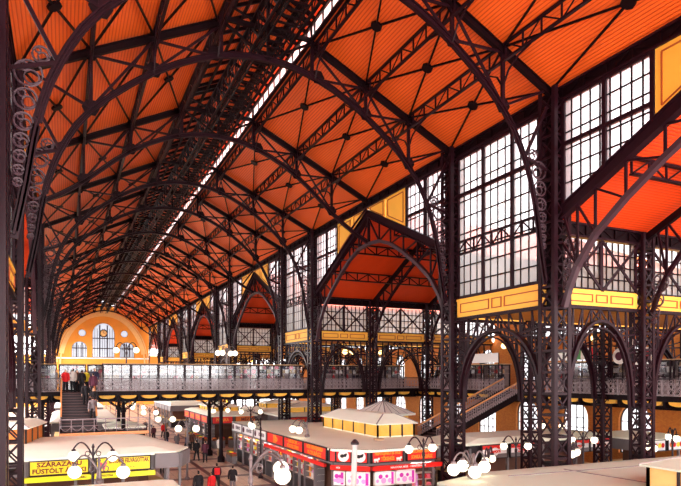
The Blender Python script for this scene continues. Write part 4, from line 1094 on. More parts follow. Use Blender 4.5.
def animals(flip):
    def f(t, L, H, y):
        m = MB()
        for s in ((-0.34, 0.36) if flip else (-0.36, 0.34)):
            c = s*L; m.box((c-0.14, c+0.12), (y-0.012, y), (0.12, 0.24)); m.box((c+0.1, c+0.2), (y-0.012, y), (0.17, 0.28))
            for q in (-0.12, -0.06, 0.04, 0.09): m.box((c+q, c+q+0.03), (y-0.012, y), (0.05, 0.13))
        obj('animal_silhouettes', m, 'white', t)
    return f
yf = 27.02
sign('red sign with orange lettering and white animals on the front of the central stalls', 'sign', (14.3, yf), (16.2, yf), 2.5, 3.2, 'sign_red', [('HENTESÁRU ÉS HÚS', 0.8, 0, 0.26), ('TŐKEHÚS', 0.42, 0, 0.26)], 'letter_orange', extra=animals(0))
sign('red sign with two orange lines on the front of the central stalls, by the column', 'sign', (16.4, yf), (18.3, yf), 2.5, 3.2, 'sign_red', [('BAROMFI TERMÉK', 0.84, 0, 0.26), ('SONKA KOLBÁSZ', 0.7, 0, 0.26)], 'letter_orange')
sign('narrow red strip with small white lettering under the front signs', 'sign', (14.25, yf-0.2), (18.5, yf-0.2), 2.14, 2.38, 'sign_red', [('MAGYAR HÚS · HENTESÁRU', 0.5, 0, 0.14)], 'white', 'sign_red')
sign('narrow red strip running round the slanting corner', 'sign', (12.6, 28.2), (14.2, 26.8), 2.14, 2.38, 'sign_red', [('HÚS', 0.1, -0.3, 0.12)], 'white', 'sign_red')
sign('narrow red strip along the aisle side under the red signs', 'sign', (xs-0.2, 38.9), (xs-0.2, 28.6), 2.2, 2.38, 'sign_red', [], 'white', 'sign_red')
def poster(t, L, H, y):
    rr = random.Random(int(L*1000)); 
    obj('pale_field', MB().box((-L/2+0.06, L/2-0.22), (y-0.006, y), (0.06, H-0.06)), 'sign_white', t)
    m = MB(); m2 = MB()
    for k in range(5):
        c = (-L*0.36+L*0.15*k, H*(0.35+0.3*(k % 2))); r = 0.09+0.03*(k % 3)
        (m if k % 2 else m2).prism([(c[0]+r*math.cos(j*math.pi/6), y-0.016, c[1]+r*math.sin(j*math.pi/6)) for j in range(12)], (0, 0.01, 0))
    obj('printed_shapes', m, 'magenta', t); obj('printed_shapes', m2, 'lilac', t)
for n, (a, b) in enumerate((((12.75, 28.1), (13.2, 27.7)), ((13.25, 27.65), (14.2, 26.85)), ((14.4, 26.9), (15.6, 26.9)), ((15.65, 26.9), (16.85, 26.9)))):
    sign('purple and white poster panel under the red strip, %s from the left' % ORD[n], 'poster', a, b, 1.35, 2.08, 'magenta', extra=poster, frame='white', name='poster_panel', group='poster panels of the central stalls')
# stalls behind the right columns
def tricolour(t, L, H, y):
    obj('red_band', MB().box((-L/2+0.05, L/2-0.05), (y-0.01, y), (H*0.68, H-0.05)), 'sign_red', t); obj('dark_band', MB().box((-L/2+0.05, L/2-0.05), (y-0.01, y), (0.05, H*0.34)), 'grey', t)
    m = MB().prism([(0.3*math.cos(j*math.pi/10), y-0.012, H*0.5+0.24*math.sin(j*math.pi/10)) for j in range(20)], (0, -0.01, 0)); obj('badge', m, 'sign_white', t)
    text('lettering', 'Zagora', 0.34, 'sign_red', t, (0, y-0.028, H*0.52), (R(90), R(-4), 0), L*0.42)
for n, xq in enumerate((22.4, 24.55, 29.2, 31.2)):
    sign('white sign banded red and grey behind the right columns, %s from the left' % ORD[n], 'sign', (xq, 28.4), (xq+1.95, 28.4), 2.05, 2.9, 'sign_white', extra=tricolour)
def fruit(t, L, H, y):
    for j, (c, mt) in enumerate(((-0.5, 'orange'), (-0.2, 'cloth_red'), (0.2, 'sign_yellow'), (0.5, 'cloth_red'))): obj('printed_shapes', MB().prism([(c+0.16*math.cos(k*math.pi/6), y-0.01, H*0.5+0.16*math.sin(k*math.pi/6)) for k in range(12)], (0, 0.01, 0)), mt, t)
sign('white sign with coloured fruit shapes under the right gallery, left one', 'sign', (34.1, 26.3), (35.7, 26.3), 2.1, 2.85, 'sign_white', extra=fruit)
sign('white sign with coloured fruit shapes under the right gallery, right one', 'sign', (35.9, 26.3), (37.5, 26.3), 2.1, 2.85, 'sign_white', extra=fruit)
sign('red sign board on the near stall roof edge at the bottom', 'sign', (11.75, 16.9), (11.75, 14.8), 2.45, 3.15, 'sign_red', [('HÚS BOLT', 0.7, 0, 0.4)], 'white')
sign('red sign board on the slanting corner of the near stall', 'sign', (11.9, 17.5), (11.76, 17.0), 2.45, 3.15, 'sign_red')
# beyond the bridge
for n in range(4):
    sign('red sign with yellow lettering beyond the bridge beside the aisle, %s from far' % ORD[n], 'sign', (12.9, 70.6-n*3.1), (12.9, 70.6-n*3.1-2.9), 2.3, 3.05, 'sign_red', [('ZÖLDSÉG', 0.6, 0, 0.4)], 'letter_orange')
for n in range(4):
    sign('red sign with yellow lettering across the way behind the bridge, %s from the left' % ORD[n], 'sign', (19.5+n*2.4, 54.4), (19.5+n*2.4+2.25, 54.4), 2.2, 3.0, 'sign_red', [('GYÜMÖLCS', 0.7, 0, 0.4)], 'letter_orange')
sign('red sign on the end of the stalls beyond the bridge', 'sign', (13.1, 57.9), (15.2, 57.9), 2.3, 3.05, 'sign_red', [('PAPRIKA', 0.6, 0, 0.4)], 'letter_orange')
sign('orange sign on the end of the stalls beyond the bridge', 'sign', (15.4, 57.9), (17.5, 57.9), 2.3, 3.05, 'orange', [('MÉZ', 0.4, 0, 0.4)], 'letter_maroon')
sign('small green sign under the bridge beside the left stair', 'sign', (2.5, 48.3), (3.7, 48.3), 2.55, 2.95, 'dark', [('ZÖLDSÉG BOLT', 0.85, 0, 0.2)], 'green')
# ------------------------------------------------------------------ lamps
def lamp_parts(t, hp, dirs, reach, gr, mat='lamp_metal', gmat='globe'):
    """hp is the globe height over the foot"""
    pr = [(0.17, 0), (0.17, 0.12), (0.1, 0.2), (0.075, 0.5), (0.055, hp-0.35), (0.08, hp-0.3), (0.08, hp-0.15), (0.05, hp-0.1), (0.045, hp+0.35), (0.07, hp+0.4), (0.02, hp+0.55)]
    obj('post', MB().lathe(pr, n=10), mat, t)
    for a in dirs:
        ca, sa = math.cos(R(a)), math.sin(R(a)); pts = []
        for k in range(11):
            q = k/10; x = reach*q; z = hp-0.15+0.75*math.sin(math.pi*(0.06+0.72*q))
            pts.append((ca*x, sa*x, z))
        e = pts[-1]
        arm = obj('arm', MB().tube(pts, 0.035, 6).ring((ca*reach*0.28, sa*reach*0.28, hp+0.12), 0.1, 0.018), mat, t)
        obj('collar', MB().lathe([(0.03, 0.12), (0.09, 0.08), (0.1, 0.0)], (0, 0, 0), 10), mat, arm, (e[0], e[1], e[2]-0.12))
        obj('globe', MB().ball((0, 0, 0), gr, 16, 10), gmat, t, (e[0], e[1], e[2]-0.1-gr), None, True)
LN = 0
LAMPS = [  # x, y, foot z, globe height, arm angles, reach, globe radius, label
 (1.15, 23.2, 3.1, 0.42, (0, 180), 0.88, 0.235, 'pale double-globe lamp on the edge of the bottom left stall roof', 'lamp_metal'),
 (1.15, 28.0, 0, 3.5, (0, 180), 0.85, 0.225, 'dark double-globe lamp standing in the gap before the yellow signs', 'lamp_dark'),
 (5.0, 17.0, 0, 4.15, (-55, 20), 1.15, 0.24, 'grey lamp at the bottom centre with its two globes held out to the right', 'lamp_metal'),
 (12.2, 39.1, 0, 3.6, (215, 120), 0.9, 0.2, 'double-globe lamp beside the white aisle signs', 'lamp_dark'),
 (13.7, 34.3, 3.19, 0.5, (215, 150), 0.9, 0.22, 'double-globe lamp on the central roof above the red aisle signs', 'lamp_metal'),
 (15.0, 51.0, 0, 3.8, (0, 180), 0.85, 0.2, 'double-globe lamp under the bridge behind the central stalls', 'lamp_dark'),
 (13.4, 55.5, 0, 3.7, (20, 200), 0.8, 0.2, 'double-globe lamp just past the bridge beside the stall end', 'lamp_dark'),
 (15.5, 23.9, 0, 3.5, (20, 165), 0.72, 0.2, 'double-globe lamp before the red front signs of the central stalls', 'lamp_dark'),
 (13.2, 17.2, 3.38, 0.3, (15, 80, 170, 240), 0.72, 0.22, 'four-globe lamp on the near stall roof below the central stalls', 'lamp_metal'),
 (16.7, 20.6, 0, 3.3, (30, 210), 0.4, 0.16, 'small lamp in the passage behind the near stall roof', 'lamp_dark'),
 (22.9, 25.9, 0, 3.05, (0, 180), 0.68, 0.2, 'double-globe lamp before the banded signs, left of the nearest tall column', 'lamp_dark'),
 (27.7, 25.6, 0, 3.2, (0, 180), 0.66, 0.2, 'double-globe lamp before the banded signs, right of the nearest tall column', 'lamp_dark'),
 (33.4, 33.8, 0, 3.2, (0, 180), 0.7, 0.2, 'double-globe lamp by the arched street-level window', 'lamp_dark'),
 (21.3, 20.2, 0, 3.4, (30, 210), 0.4, 0.18, 'small lamp in the passage right of the nearest tall column', 'lamp_dark'),
 (26.4, 20.2, 0, 3.4, (60, 240), 0.4, 0.18, 'small lamp in the passage beyond the aisle column', 'lamp_dark'),
 (31.8, 22.9, 0, 3.4, (60, 240), 0.5, 0.18, 'lamp by the white fruit signs at the right edge', 'lamp_dark'),
 (4.4, 48.9, GF, 3.2, (0, 180), 0.78, 0.22, 'double-globe lamp on the bridge standing against the end wall', 'lamp_dark'),
 (12.3, 48.9, GF, 3.1, (5, 50, 185, 230), 0.75, 0.22, 'four-globe lamp on the bridge right of the aisle', 'lamp_metal'),
]
for k, yy in enumerate((40.7, 50.2, 60, 70, 80, 90, 102, 114, 126, 138)):  # the last three are unseen, added for more light in the nave
    LAMPS.append((7.55, yy, 0, 3.45, (0, 180), 0.6, 0.23, 'double-globe lamp in the middle of the market aisle, %s from the camera' % ORD[k], 'lamp_metal'))
for x, y, z, hp, dirs, reach, gr, lab, mt in LAMPS:
    t = thing('globe_lamp', lab, 'lamp', (x, y, z), R(-25) if len(dirs) == 2 and dirs == (0, 180) else 0, 'white globe lamps')
    lamp_parts(t, hp, dirs, reach, gr, mt)
for n, (x, y, h) in enumerate(((36.0, 24.8, 2.9), (23.2, 48.8, 2.2), (24.2, 49.4, 2.2), (27.0, 48.9, 2.2), (34.6, 31.0, 2.7), (33.2, 39.0, 2.5), (32.4, 20.0, 2.7))):
    t = thing('pendant_lamp', 'warm round pendant lamp over the gallery stalls, %s' % ['at the right edge', 'left of a pair at the far crossing', 'right of a pair at the far crossing', 'alone at the far crossing', 'above the right stair', 'beyond the right stair', 'in the near bay'][n], 'lamp', (x, y, Z(h)), 0, 'warm pendant lamps')
    obj('globe', MB().ball((0, 0, 0), 0.24, 14, 9), 'globe_warm', t, None, None, True); obj('cord', MB().box((-0.015, 0.015), (-0.015, 0.015), (0.2, 3.15-h)), 'black', t)
    obj('cap', MB().lathe([(0.03, 0.32), (0.1, 0.26), (0.12, 0.2)], n=10), 'lamp_dark', t)
t = thing('flue_pipe', 'leaning grey pipe standing at the red corner of the central stalls', 'pipe', (12.7, 25.6, 0))
obj('tube', MB().tube([(-0.12, 0, 0), (0, 0, 3.75)], 0.13, 12), 'pipe_grey', t); obj('cap', MB().lathe([(0.2, 3.7), (0.2, 3.8), (0.06, 3.95)], n=12), 'lamp_dark', t); obj('foot', MB().lathe([(0.3, 0), (0.3, 0.06), (0.18, 0.1)], (-0.12, 0, 0), 12), 'lamp_dark', t)

# ------------------------------------------------------------------ goods on the stalls
def shelf_parts(t, L):
    for zz in (1.05, 1.4, 1.75, 2.05): obj('shelf', MB().box((-L/2, L/2), (0.05, 0.5), (zz-0.02, zz)), 'cloth_white', t)
    obj('upright', MB().box((-L/2, -L/2+0.06), (0, 0.5), (0, 2.2)), 'grey', t); obj('upright', MB().box((L/2-0.06, L/2), (0, 0.5), (0, 2.2)), 'grey', t)
    obj('back_board', MB().box((-L/2, L/2), (0.5, 0.54), (0.9, 2.2)), 'cloth_brown', t)
    obj('strip_light', MB().box((-L/2+0.1, L/2-0.1), (0.14, 0.2), (2.3, 2.36)), 'tube_light', t)
    obj('light_bracket', MB().box((-L/2, L/2), (-0.05, 0.5), (2.36, 2.4)), 'grey', t)
    obj('lower_front', MB().box((-L/2, L/2), (0.02, 0.06), (0, 0.95)), 'dark', t)
sa = MB()
for k in range(3): sa.tube([(-0.1+k*0.1, 0, 0), (-0.1+k*0.1, 0, 0.06), (-0.1+k*0.1, 0, 0.26), (-0.1+k*0.1, 0, 0.3)], [0.01, 0.04, 0.04, 0.01], 8)
pk = MB().box((-0.12, 0.12), (-0.06, 0.06), (0, 0.22)).box((-0.1, 0.1), (-0.07, 0.07), (0.03, 0.18))
jr = MB().lathe([(0.02, 0), (0.09, 0), (0.1, 0.03), (0.1, 0.17), (0.07, 0.2), (0.08, 0.21), (0.08, 0.25), (0.01, 0.26)], n=12)
hm = MB().ball((0, 0, 0.13), 0.15, 12, 8, 0.85)
tr = MB().box((-0.16, 0.16), (-0.12, 0.12), (0, 0.04))
for a in (-0.09, 0.0, 0.09):
    for b in (-0.06, 0.06): tr.ball((a, b, 0.08), 0.055, 8, 6)
GOODS = [('sausage_bundle', sa.mesh('sausage_bundle'), 'sausages'), ('packet', pk.mesh('packet'), 'packet'), ('jar', jr.mesh('jar'), 'jar'), ('ham', hm.mesh('ham'), 'ham'), ('tray_of_cuts', tr.mesh('tray_of_cuts'), 'tray')]
GC = [('cloth_red', 'red'), ('pink', 'pink'), ('sign_white', 'white'), ('letter_orange', 'orange'), ('letter_maroon', 'maroon'), ('cloth_tan', 'tan'), ('sign_yellow', 'yellow'), ('white', 'pale'), ('lilac', 'lilac')]
gr_ = random.Random(11)
def shelf_unit(x, y, L, rz, lab, where, warm=True, rows=(1.05, 1.4, 1.75, 2.05)):
    t = place('shelf%.2f' % L, 'display_shelf', lab, 'shelf', (x, y, 0), rz, lambda t: shelf_parts(t, L), 'goods shelves of the stalls')
    M = Matrix.Translation((x, y, 0)) @ Matrix.Rotation(rz, 4, 'Z')
    for r, zz in enumerate(rows):
        n = 5
        for k in range(n):
            nm, me, ct = gr_.choice(GOODS); mt, cw = gr_.choice(GC)
            o = link(nm, me, mt, None, M @ Vector((-L/2+0.12+(L-0.24)*(k+0.5)/n, 0.26, zz+0.0)), (0, 0, rz))
            o.scale = (0.95, 0.95, 1.15)
            tag(o, '%s %s, %s along the %s shelf of %s' % (cw, nm.replace('_', ' '), ORD[k], ['lower', 'middle', 'upper', 'top'][r], where), ct, 'goods on the stall shelves')
yy = 48.0; n = 0
while yy > 31.0:
    shelf_unit(12.95, yy-0.9, 1.8, R(-90), 'goods shelf on the aisle side of the central stalls, %s from the far end' % ORD[n], 'the %s aisle unit' % ORD[n]); yy -= 1.9; n += 1
shelf_unit(17.6, 27.2, 1.5, 0, 'goods shelf by the column at the front of the central stalls', 'the front unit', rows=(1.05, 1.4))
for n in range(5): shelf_unit(13.15, 69.5-n*2.4, 1.8, R(-90), 'goods shelf beyond the bridge on the right of the aisle, %s from the far end' % ORD[n], 'the %s unit past the bridge' % ORD[n], rows=(1.05, 1.75))
# crates of produce on the aisle floor
CR = MB().box((-0.3, 0.3), (-0.2, 0.2), (0, 0.03)).box((-0.3, 0.3), (-0.2, -0.17), (0, 0.22)).box((-0.3, 0.3), (0.17, 0.2), (0, 0.22)).box((-0.3, -0.27), (-0.2, 0.2), (0, 0.22)).box((0.27, 0.3), (-0.2, 0.2), (0, 0.22)).mesh('crate')
PR = MB()
for i in range(5):
    for j in range(3): PR.ball((-0.22+i*0.11, -0.11+j*0.11, 0.18+0.03*((i+j) % 2)), 0.065, 8, 6)
PR = PR.mesh('produce')
n = 0
for (x, y, z) in [(12.4, 57+1.1*k, 0.75) for k in range(8)]+[(13.2+0.8*k, 57.2, 0.75) for k in range(5)]+[(12.3, 46.6+0.75*k, 0.6) for k in range(3)]:
    mt, cw = [('orange', 'orange'), ('cloth_red', 'red'), ('sign_yellow', 'yellow'), ('green', 'green')][n % 4]
    row = 'along the aisle past the bridge' if n < 8 else 'across the stall end past the bridge' if n < 13 else 'at the far end of the white-signed stall'
    k = n if n < 8 else n-8 if n < 13 else n-13
    t = thing('produce_crate', 'crate of %s fruit %s, %s in its row' % (cw, row, ORD[k]), 'crate', (x, y, z), 0 if n < 8 else R(90), 'produce crates')
    link('box', CR, 'wood', t); link('produce', PR, mt, t)
    obj('leg', MB().box((-0.28, -0.22), (-0.18, 0.18), (-z, 0)), 'grey', t); obj('leg', MB().box((0.22, 0.28), (-0.18, 0.18), (-z, 0)), 'grey', t); n += 1

# ------------------------------------------------------------------ people
def skeleton(pose):
    st = {'stand': (0, 0, 4, 4, 12, 12), 'walk': (24, -20, -20, 22, 14, 24), 'carry': (6, -6, 8, 10, 14, 80)}[pose]
    lt_, rt_, la, ra, lb, rb2 = [R(v) for v in st]
    J = {}; bones = []; rad = {}
    def add(n, p, r, parent=None, lab=None):
        J[n] = Vector(p); rad[n] = r
        if parent: bones.append((parent, n, lab))
    add('pelvis', (0, 0, 0.95), 0.135); add('waist', (0, 0.0, 1.08), 0.125, 'pelvis', 'torso'); add('chest', (0, 0.0, 1.28), 0.145, 'waist', 'torso'); add('collar', (0, 0.01, 1.42), 0.105, 'chest', 'torso')
    add('neck', (0, 0.0, 1.50), 0.052, 'collar', 'neck'); add('jaw', (0, -0.02, 1.56), 0.075, 'neck', 'head'); add('face', (0, -0.012, 1.63), 0.1, 'jaw', 'head'); add('crown', (0, 0.0, 1.715), 0.08, 'face', 'head')
    add('nose', (0, -0.118, 1.605), 0.014, 'face', 'head')
    for s, th, ar, el in ((1, lt_, la, lb), (-1, rt_, ra, rb2)):
        k = 'L' if s > 0 else 'R'
        hip = Vector((s*0.095, 0, 0.9)); add('hip'+k, hip, 0.095, 'pelvis', 'torso')
        knee = hip+Vector((0.0, -math.sin(th)*0.43, -math.cos(th)*0.43)); add('knee'+k, knee, 0.062, 'hip'+k, 'thigh')
        sh = th-(R(12) if th < 0.05 else R(6)); ank = knee+Vector((0, -math.sin(sh)*0.4, -math.cos(sh)*0.4)); add('ankle'+k, ank, 0.042, 'knee'+k, 'shin')
        add('toe'+k, ank+Vector((s*0.02, -0.17, -0.04)), 0.036, 'ankle'+k, 'foot')
        shd = Vector((s*0.185, 0.01, 1.40)); add('shoulder'+k, shd, 0.062, 'collar', 'torso')
        elb = shd+Vector((s*0.05, -math.sin(ar)*0.29, -math.cos(ar)*0.29)); add('elbow'+k, elb, 0.046, 'shoulder'+k, 'upper')
        fa = ar+el; wr = elb+Vector((0, -math.sin(fa)*0.25, -math.cos(fa)*0.25)); add('wrist'+k, wr, 0.03, 'elbow'+k, 'fore')
        d = (wr-elb).normalized(); f = Vector((0, -d.z, d.y)).normalized()
        f = f if f.y < 0 else -f
        pm = wr+d*0.075; add('palm'+k, pm, 0.032, 'wrist'+k, 'hand')
        for q in range(4):
            o = f*(0.026-q*0.0175); l = (0.038, 0.043, 0.04, 0.032)[q]
            add('f%d%s' % (q, k), pm+o+d*0.03, 0.010, 'palm'+k, 'hand'); add('g%d%s' % (q, k), pm+o+d*(0.03+l)-Vector((s*0.008, 0, 0)), 0.009, 'f%d%s' % (q, k), 'hand'); add('h%d%s' % (q, k), pm+o+d*(0.03+l*1.6)-Vector((s*0.022, 0, 0)), 0.007, 'g%d%s' % (q, k), 'hand')
        add('t0'+k, wr+d*0.04+f*0.035, 0.012, 'wrist'+k, 'hand'); add('t1'+k, wr+d*0.075+f*0.055-Vector((s*0.01, 0, 0)), 0.009, 't0'+k, 'hand')
    return J, bones, rad
def person_mesh(pose):
    J, bones, rad = skeleton(pose); names = list(J); idx = {n: i for i, n in enumerate(names)}
    low = min(J['toeL'].z, J['toeR'].z)-0.034
    me = bpy.data.meshes.new('figure'); me.from_pydata([tuple(J[n]-Vector((0, 0, low))) for n in names], [(idx[a], idx[b]) for a, b, _ in bones], [])
    o = bpy.data.objects.new('figure_source', me); C.objects.link(o)
    sk = o.modifiers.new('skin', 'SKIN'); sk.use_smooth_shade = True
    for i, n in enumerate(names):
        sv = me.skin_vertices[0].data[i]; r = rad[n]; flat = 0.72 if n in ('pelvis', 'waist', 'chest', 'collar') else 1.0
        sv.radius = (r, r*flat) if flat < 1 else (r, r); sv.use_root = (n == 'pelvis')
    sb = o.modifiers.new('sub', 'SUBSURF'); sb.levels = 1; sb.render_levels = 1
    dg = bpy.context.evaluated_depsgraph_get(); dg.update()
    body = bpy.data.meshes.new_from_object(o.evaluated_get(dg)); bpy.data.objects.remove(o)
    body.name = 'person_body'
    segs = [(J[a]-Vector((0, 0, low)), J[b]-Vector((0, 0, low)), l) for a, b, l in bones]
    lab = []
    for v in body.vertices:
        best = None
        for a, b, l in segs:
            d = b-a; t = max(0, min(1, (v.co-a).dot(d)/max(1e-9, d.length_squared))); q = (v.co-a-d*t).length
            if best is None or q < best[0]: best = (q, l, t)
        lab.append(best[1])
    zl = -low
    def shell(name, cond, off):
        vs = {}; fs = []
        mb = MB()
        for p in body.polygons:
            if all(cond(body.vertices[i], lab[i]) for i in p.vertices):
                f = []
                for i in p.vertices:
                    if i not in vs: vs[i] = len(mb.v); c = body.vertices[i]; mb.v.append(tuple(c.co+c.normal*off))
                    f.append(vs[i])
                mb.f.append(tuple(f))
        me2 = bpy.data.meshes.new(name); me2.from_pydata(mb.v, [], mb.f)
        for p in me2.polygons: p.use_smooth = True
        return me2
    coat = shell('coat', lambda v, l: l in ('torso', 'upper', 'fore') and v.co.z > 0.86+zl or (l == 'thigh' and v.co.z > 0.74+zl) or (l == 'neck' and v.co.z < 1.5+zl), 0.026)
    trou = shell('trousers', lambda v, l: l in ('thigh', 'shin') or (l == 'torso' and v.co.z < 1.0+zl), 0.016)
    shoe = shell('shoes', lambda v, l: l == 'foot' or (l == 'shin' and v.co.z < 0.13), 0.014)
    hair = shell('hair', lambda v, l: l == 'head' and (v.co.z > 1.675+zl or v.co.y > 0.0) or (l == 'neck' and v.co.y > 0.02 and v.co.z > 1.525+zl), 0.016)
    for p in body.polygons: p.use_smooth = True
    ey = MB()
    for s in (1, -1): ey.ball((s*0.034, -0.09, 1.64+zl), 0.011, 8, 6)
    mo = MB().box((-0.022, 0.022), (-0.104, -0.085), (1.567+zl, 1.575+zl))
    hand = J['palmR']-Vector((0, 0, low))
    return dict(body=body, coat=coat, trousers=trou, shoes=shoe, hair=hair, eyes=ey.mesh('eyes'), mouth=mo.mesh('mouth'), hand=hand)
PM = {p: person_mesh(p) for p in ('stand', 'walk', 'carry')}
BAG = MB().box((-0.05, 0.05), (-0.14, 0.14), (-0.42, -0.12)).poly([(0, -0.08, -0.12), (0, -0.04, 0.0), (0, 0.04, 0.0), (0, 0.08, -0.12)], 0.02).mesh('shopping_bag')
CNAME = {'cloth_black': 'black', 'cloth_red': 'red', 'cloth_white': 'white', 'cloth_navy': 'navy', 'cloth_brown': 'brown', 'cloth_grey': 'grey', 'cloth_yellow': 'yellow', 'cloth_tan': 'tan', 'cloth_plum': 'plum'}
def person(x, y, z, face, pose, coat, trou, hair, label, sc=1.0, bag=None):
    p = PM[pose]
    t = thing('person', label, 'person', (x, y, z), R(face), 'people in the market'); t.scale = (sc, sc, sc)
    link('body', p['body'], 'skin', t); link('coat', p['coat'], coat, t); link('trousers', p['trousers'], trou, t); link('shoes', p['shoes'], 'black', t)
    link('hair', p['hair'], hair, t); link('eyes', p['eyes'], 'black', t); link('mouth', p['mouth'], 'letter_maroon', t)
    if bag:
        b = link('shopping_bag', BAG, bag, None, None); M = Matrix.Translation((x, y, z)) @ Matrix.Rotation(R(face), 4, 'Z') @ Matrix.Scale(sc, 4)
        b.location = M @ p['hand']; b.rotation_euler = (0, 0, R(face)); tag(b, '%s shopping bag carried by the %s' % ('white' if 'white' in bag else 'red', label.split(' person ')[0]+' person '+' '.join(label.split(' person ')[1].split()[:6])), 'bag')
# face 0 looks at the camera side (-y), 180 looks away
PEOPLE = [
 (9.2, 49.5, 0, 175, 'walk', 'cloth_black', 'denim', 'hair_dark', 'person in a black coat walking away, left of three abreast in the aisle'),
 (9.9, 49.3, 0, 185, 'walk', 'cloth_black', 'cloth_black', 'hair_dark', 'person in black walking away, middle of three abreast in the aisle'),
 (10.3, 47.9, 0, 178, 'carry', 'cloth_plum', 'cloth_black', 'hair_dark', 'person in a dark plum coat, right of three abreast in the aisle'),
 (12.0, 50.2, 0, 120, 'stand', 'cloth_white', 'cloth_tan', 'hair_fair', 'person in a white coat at the end of the white-signed stall'),
 (8.4, 35.8, 0, 175, 'walk', 'cloth_black', 'cloth_black', 'hair_dark', 'person in black with a red rucksack low in the aisle'),
 (6.7, 32.9, 0, 190, 'stand', 'cloth_black', 'cloth_black', 'hair_dark', 'person in black at the bottom edge of the aisle'),
 (7.6, 33.6, 0, 200, 'stand', 'cloth_red', 'denim', 'hair_dark', 'short person in red at the bottom edge of the aisle'),
 (9.1, 34.7, 0, 170, 'carry', 'cloth_black', 'cloth_grey', 'hair_dark', 'person in black with a white bag beside the nearest lamp'),
 (10.2, 69.4, 0, 190, 'walk', 'cloth_red', 'cloth_black', 'hair_dark', 'person in a red jacket far beyond the bridge'),
 (6.4, 44.0, 0, 5, 'stand', 'cloth_navy', 'cloth_black', 'hair_grey', 'person in navy standing near the landing rail'),
 (9.2, 60.6, 0, 180, 'walk', 'cloth_black', 'denim', 'hair_dark', 'person in black walking away beyond the bridge'),
 (10.9, 56.2, 0, 150, 'stand', 'cloth_brown', 'cloth_black', 'hair_dark', 'person in brown just beyond the bridge'),
 (9.6, 57.0, 0, 0, 'walk', 'cloth_grey', 'denim', 'hair_fair', 'person in grey walking this way beyond the bridge'),
 (11.2, 61.0, 0, 90, 'stand', 'cloth_tan', 'denim', 'hair_dark', 'person in tan looking at the fruit crates'),
 (11.3, 53.4, 0, 80, 'carry', 'cloth_black', 'cloth_black', 'hair_dark', 'person in black shopping near the fruit crates'),
 (8.7, 66.0, 0, 180, 'walk', 'cloth_plum', 'cloth_black', 'hair_dark', 'person in plum far down the aisle on the left'),
 (8.8, 74.0, 0, 0, 'walk', 'cloth_black', 'cloth_black', 'hair_dark', 'person in black far down the aisle'),
 (11.0, 73.0, 0, 180, 'walk', 'cloth_tan', 'denim', 'hair_fair', 'person in tan far down the aisle on the right'),
 (10.2, 80.0, 0, 0, 'walk', 'cloth_white', 'denim', 'hair_dark', 'person in white farthest down the aisle'),
 (10.9, 64.5, 0, 160, 'stand', 'cloth_white', 'denim', 'hair_fair', 'person in white beside the stalls beyond the bridge'),
]
def stairz(y): return 3.35+(GF-3.35)*(math.floor((y-42.6)/4.3*14)+1)/14
for k, (x, y, coat, pose, face, extra) in enumerate([(1.75, 43.4, 'cloth_grey', 'walk', 180, 'lowest on the stair'), (1.85, 44.4, 'cloth_black', 'carry', 0, 'second up on the stair'), (1.35, 45.1, 'cloth_black', 'walk', 180, 'third up on the stair'), (1.9, 46.0, 'cloth_plum', 'stand', 180, 'near the stair head')]):
    PEOPLE.append((x, y, stairz(y), face, pose, coat, 'cloth_black', 'hair_dark', 'person in %s climbing the left staircase, %s' % (CNAME[coat], extra)))
for k, (x, y, coat, pose, face, extra) in enumerate([(0.1, 47.6, 'cloth_red', 'stand', 10, 'in red at the head of the left stair'), (0.6, 48.3, 'cloth_white', 'stand', 200, 'in white behind the stair head'), (1.2, 47.8, 'cloth_black', 'walk', 180, 'in black stepping onto the bridge'), (1.5, 48.8, 'cloth_yellow', 'stand', 180, 'in yellow on the bridge behind the stair'), (2.1, 48.2, 'cloth_navy', 'stand', 0, 'in navy on the bridge right of the stair head'), (-0.5, 48.6, 'cloth_grey', 'stand', 90, 'in grey on the bridge left of the stair head'), (0.9, 49.4, 'cloth_brown', 'stand', 0, 'in brown deeper on the bridge'), (2.9, 49.6, 'cloth_white', 'stand', 180, 'in white on the bridge behind the display cases'), (7.2, 49.4, 'cloth_tan', 'stand', 0, 'in tan on the bridge above the aisle')]):
    PEOPLE.append((x, y, GF, face, pose, coat, 'cloth_black', 'hair_dark', 'person '+extra))
PEOPLE.append((31.3, 33.9, GF, 70, 'stand', 'cloth_black', 'cloth_black', 'hair_dark', 'person in black at the head of the right staircase'))
pr_ = random.Random(5)
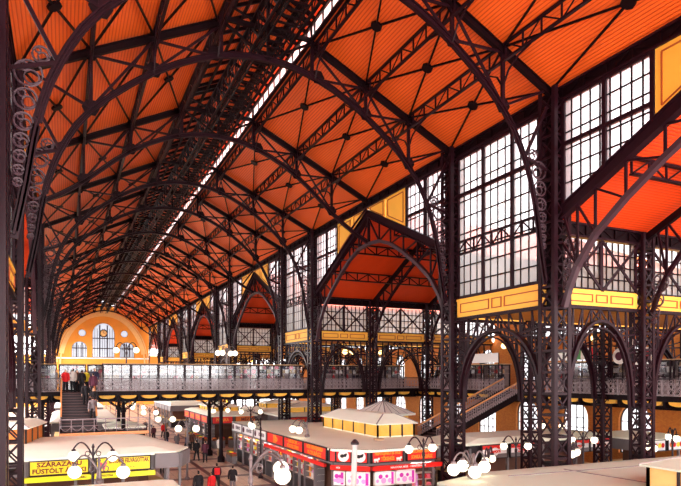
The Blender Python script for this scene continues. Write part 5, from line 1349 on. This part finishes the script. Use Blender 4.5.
for p in PEOPLE:
    bag = None
    if 'white bag' in p[8]: bag = 'cloth_white'
    person(*p, sc=(0.9 if 'short' in p[8] else pr_.uniform(0.97, 1.05)))
    if bag:
        b = link('shopping_bag', BAG, bag); M = Matrix.Translation(p[:3]) @ Matrix.Rotation(R(p[3]), 4, 'Z'); b.location = M @ PM[p[4]]['hand']; b.rotation_euler = (0, 0, R(p[3])); tag(b, 'white shopping bag carried by the person in black beside the nearest lamp', 'bag')
rk = MB().box((-0.16, 0.16), (0.13, 0.3), (1.05, 1.45)).box((-0.13, 0.13), (0.28, 0.36), (1.08, 1.28)); 
rk = obj('rucksack', rk, 'cloth_red', None, (8.4, 35.8, 0), (0, 0, R(175))); tag(rk, 'red rucksack on the back of a person in black', 'bag')

# ------------------------------------------------------------------ daylight and lamps
w = bpy.data.worlds.new('daylight'); bpy.context.scene.world = w; w.use_nodes = True
nt = w.node_tree; nt.nodes.clear()
wo = nt.nodes.new('ShaderNodeOutputWorld'); bg = nt.nodes.new('ShaderNodeBackground'); bg.inputs[0].default_value = (1.0, 0.985, 0.98, 1); bg.inputs[1].default_value = 1.25
tc = nt.nodes.new('ShaderNodeTexCoord'); sx = nt.nodes.new('ShaderNodeSeparateXYZ'); nt.links.new(tc.outputs['Generated'], sx.inputs[0])
mr = nt.nodes.new('ShaderNodeMapRange'); mr.inputs['From Min'].default_value = -0.02; mr.inputs['From Max'].default_value = 0.02; nt.links.new(sx.outputs['Z'], mr.inputs['Value'])
wm = nt.nodes.new('ShaderNodeMix'); wm.data_type = 'RGBA'; wm.inputs['A'].default_value = (0.95, 0.92, 0.9, 1); wm.inputs['B'].default_value = (1.0, 0.985, 0.98, 1)
nt.links.new(mr.outputs[0], wm.inputs['Factor']); nt.links.new(wm.outputs['Result'], bg.inputs[0])
nt.links.new(bg.outputs[0], wo.inputs[0])
vs = bpy.context.scene.view_settings
vs.view_transform = 'Standard'; vs.look = 'None'; vs.gamma = 1.0; vs.exposure = 3.15; vs.use_curve_mapping = False
bpy.context.scene.cycles.max_bounces = 8; bpy.context.scene.cycles.transparent_max_bounces = 24; bpy.context.scene.cycles.diffuse_bounces = 4
bpy.context.scene.cycles.use_denoising = True
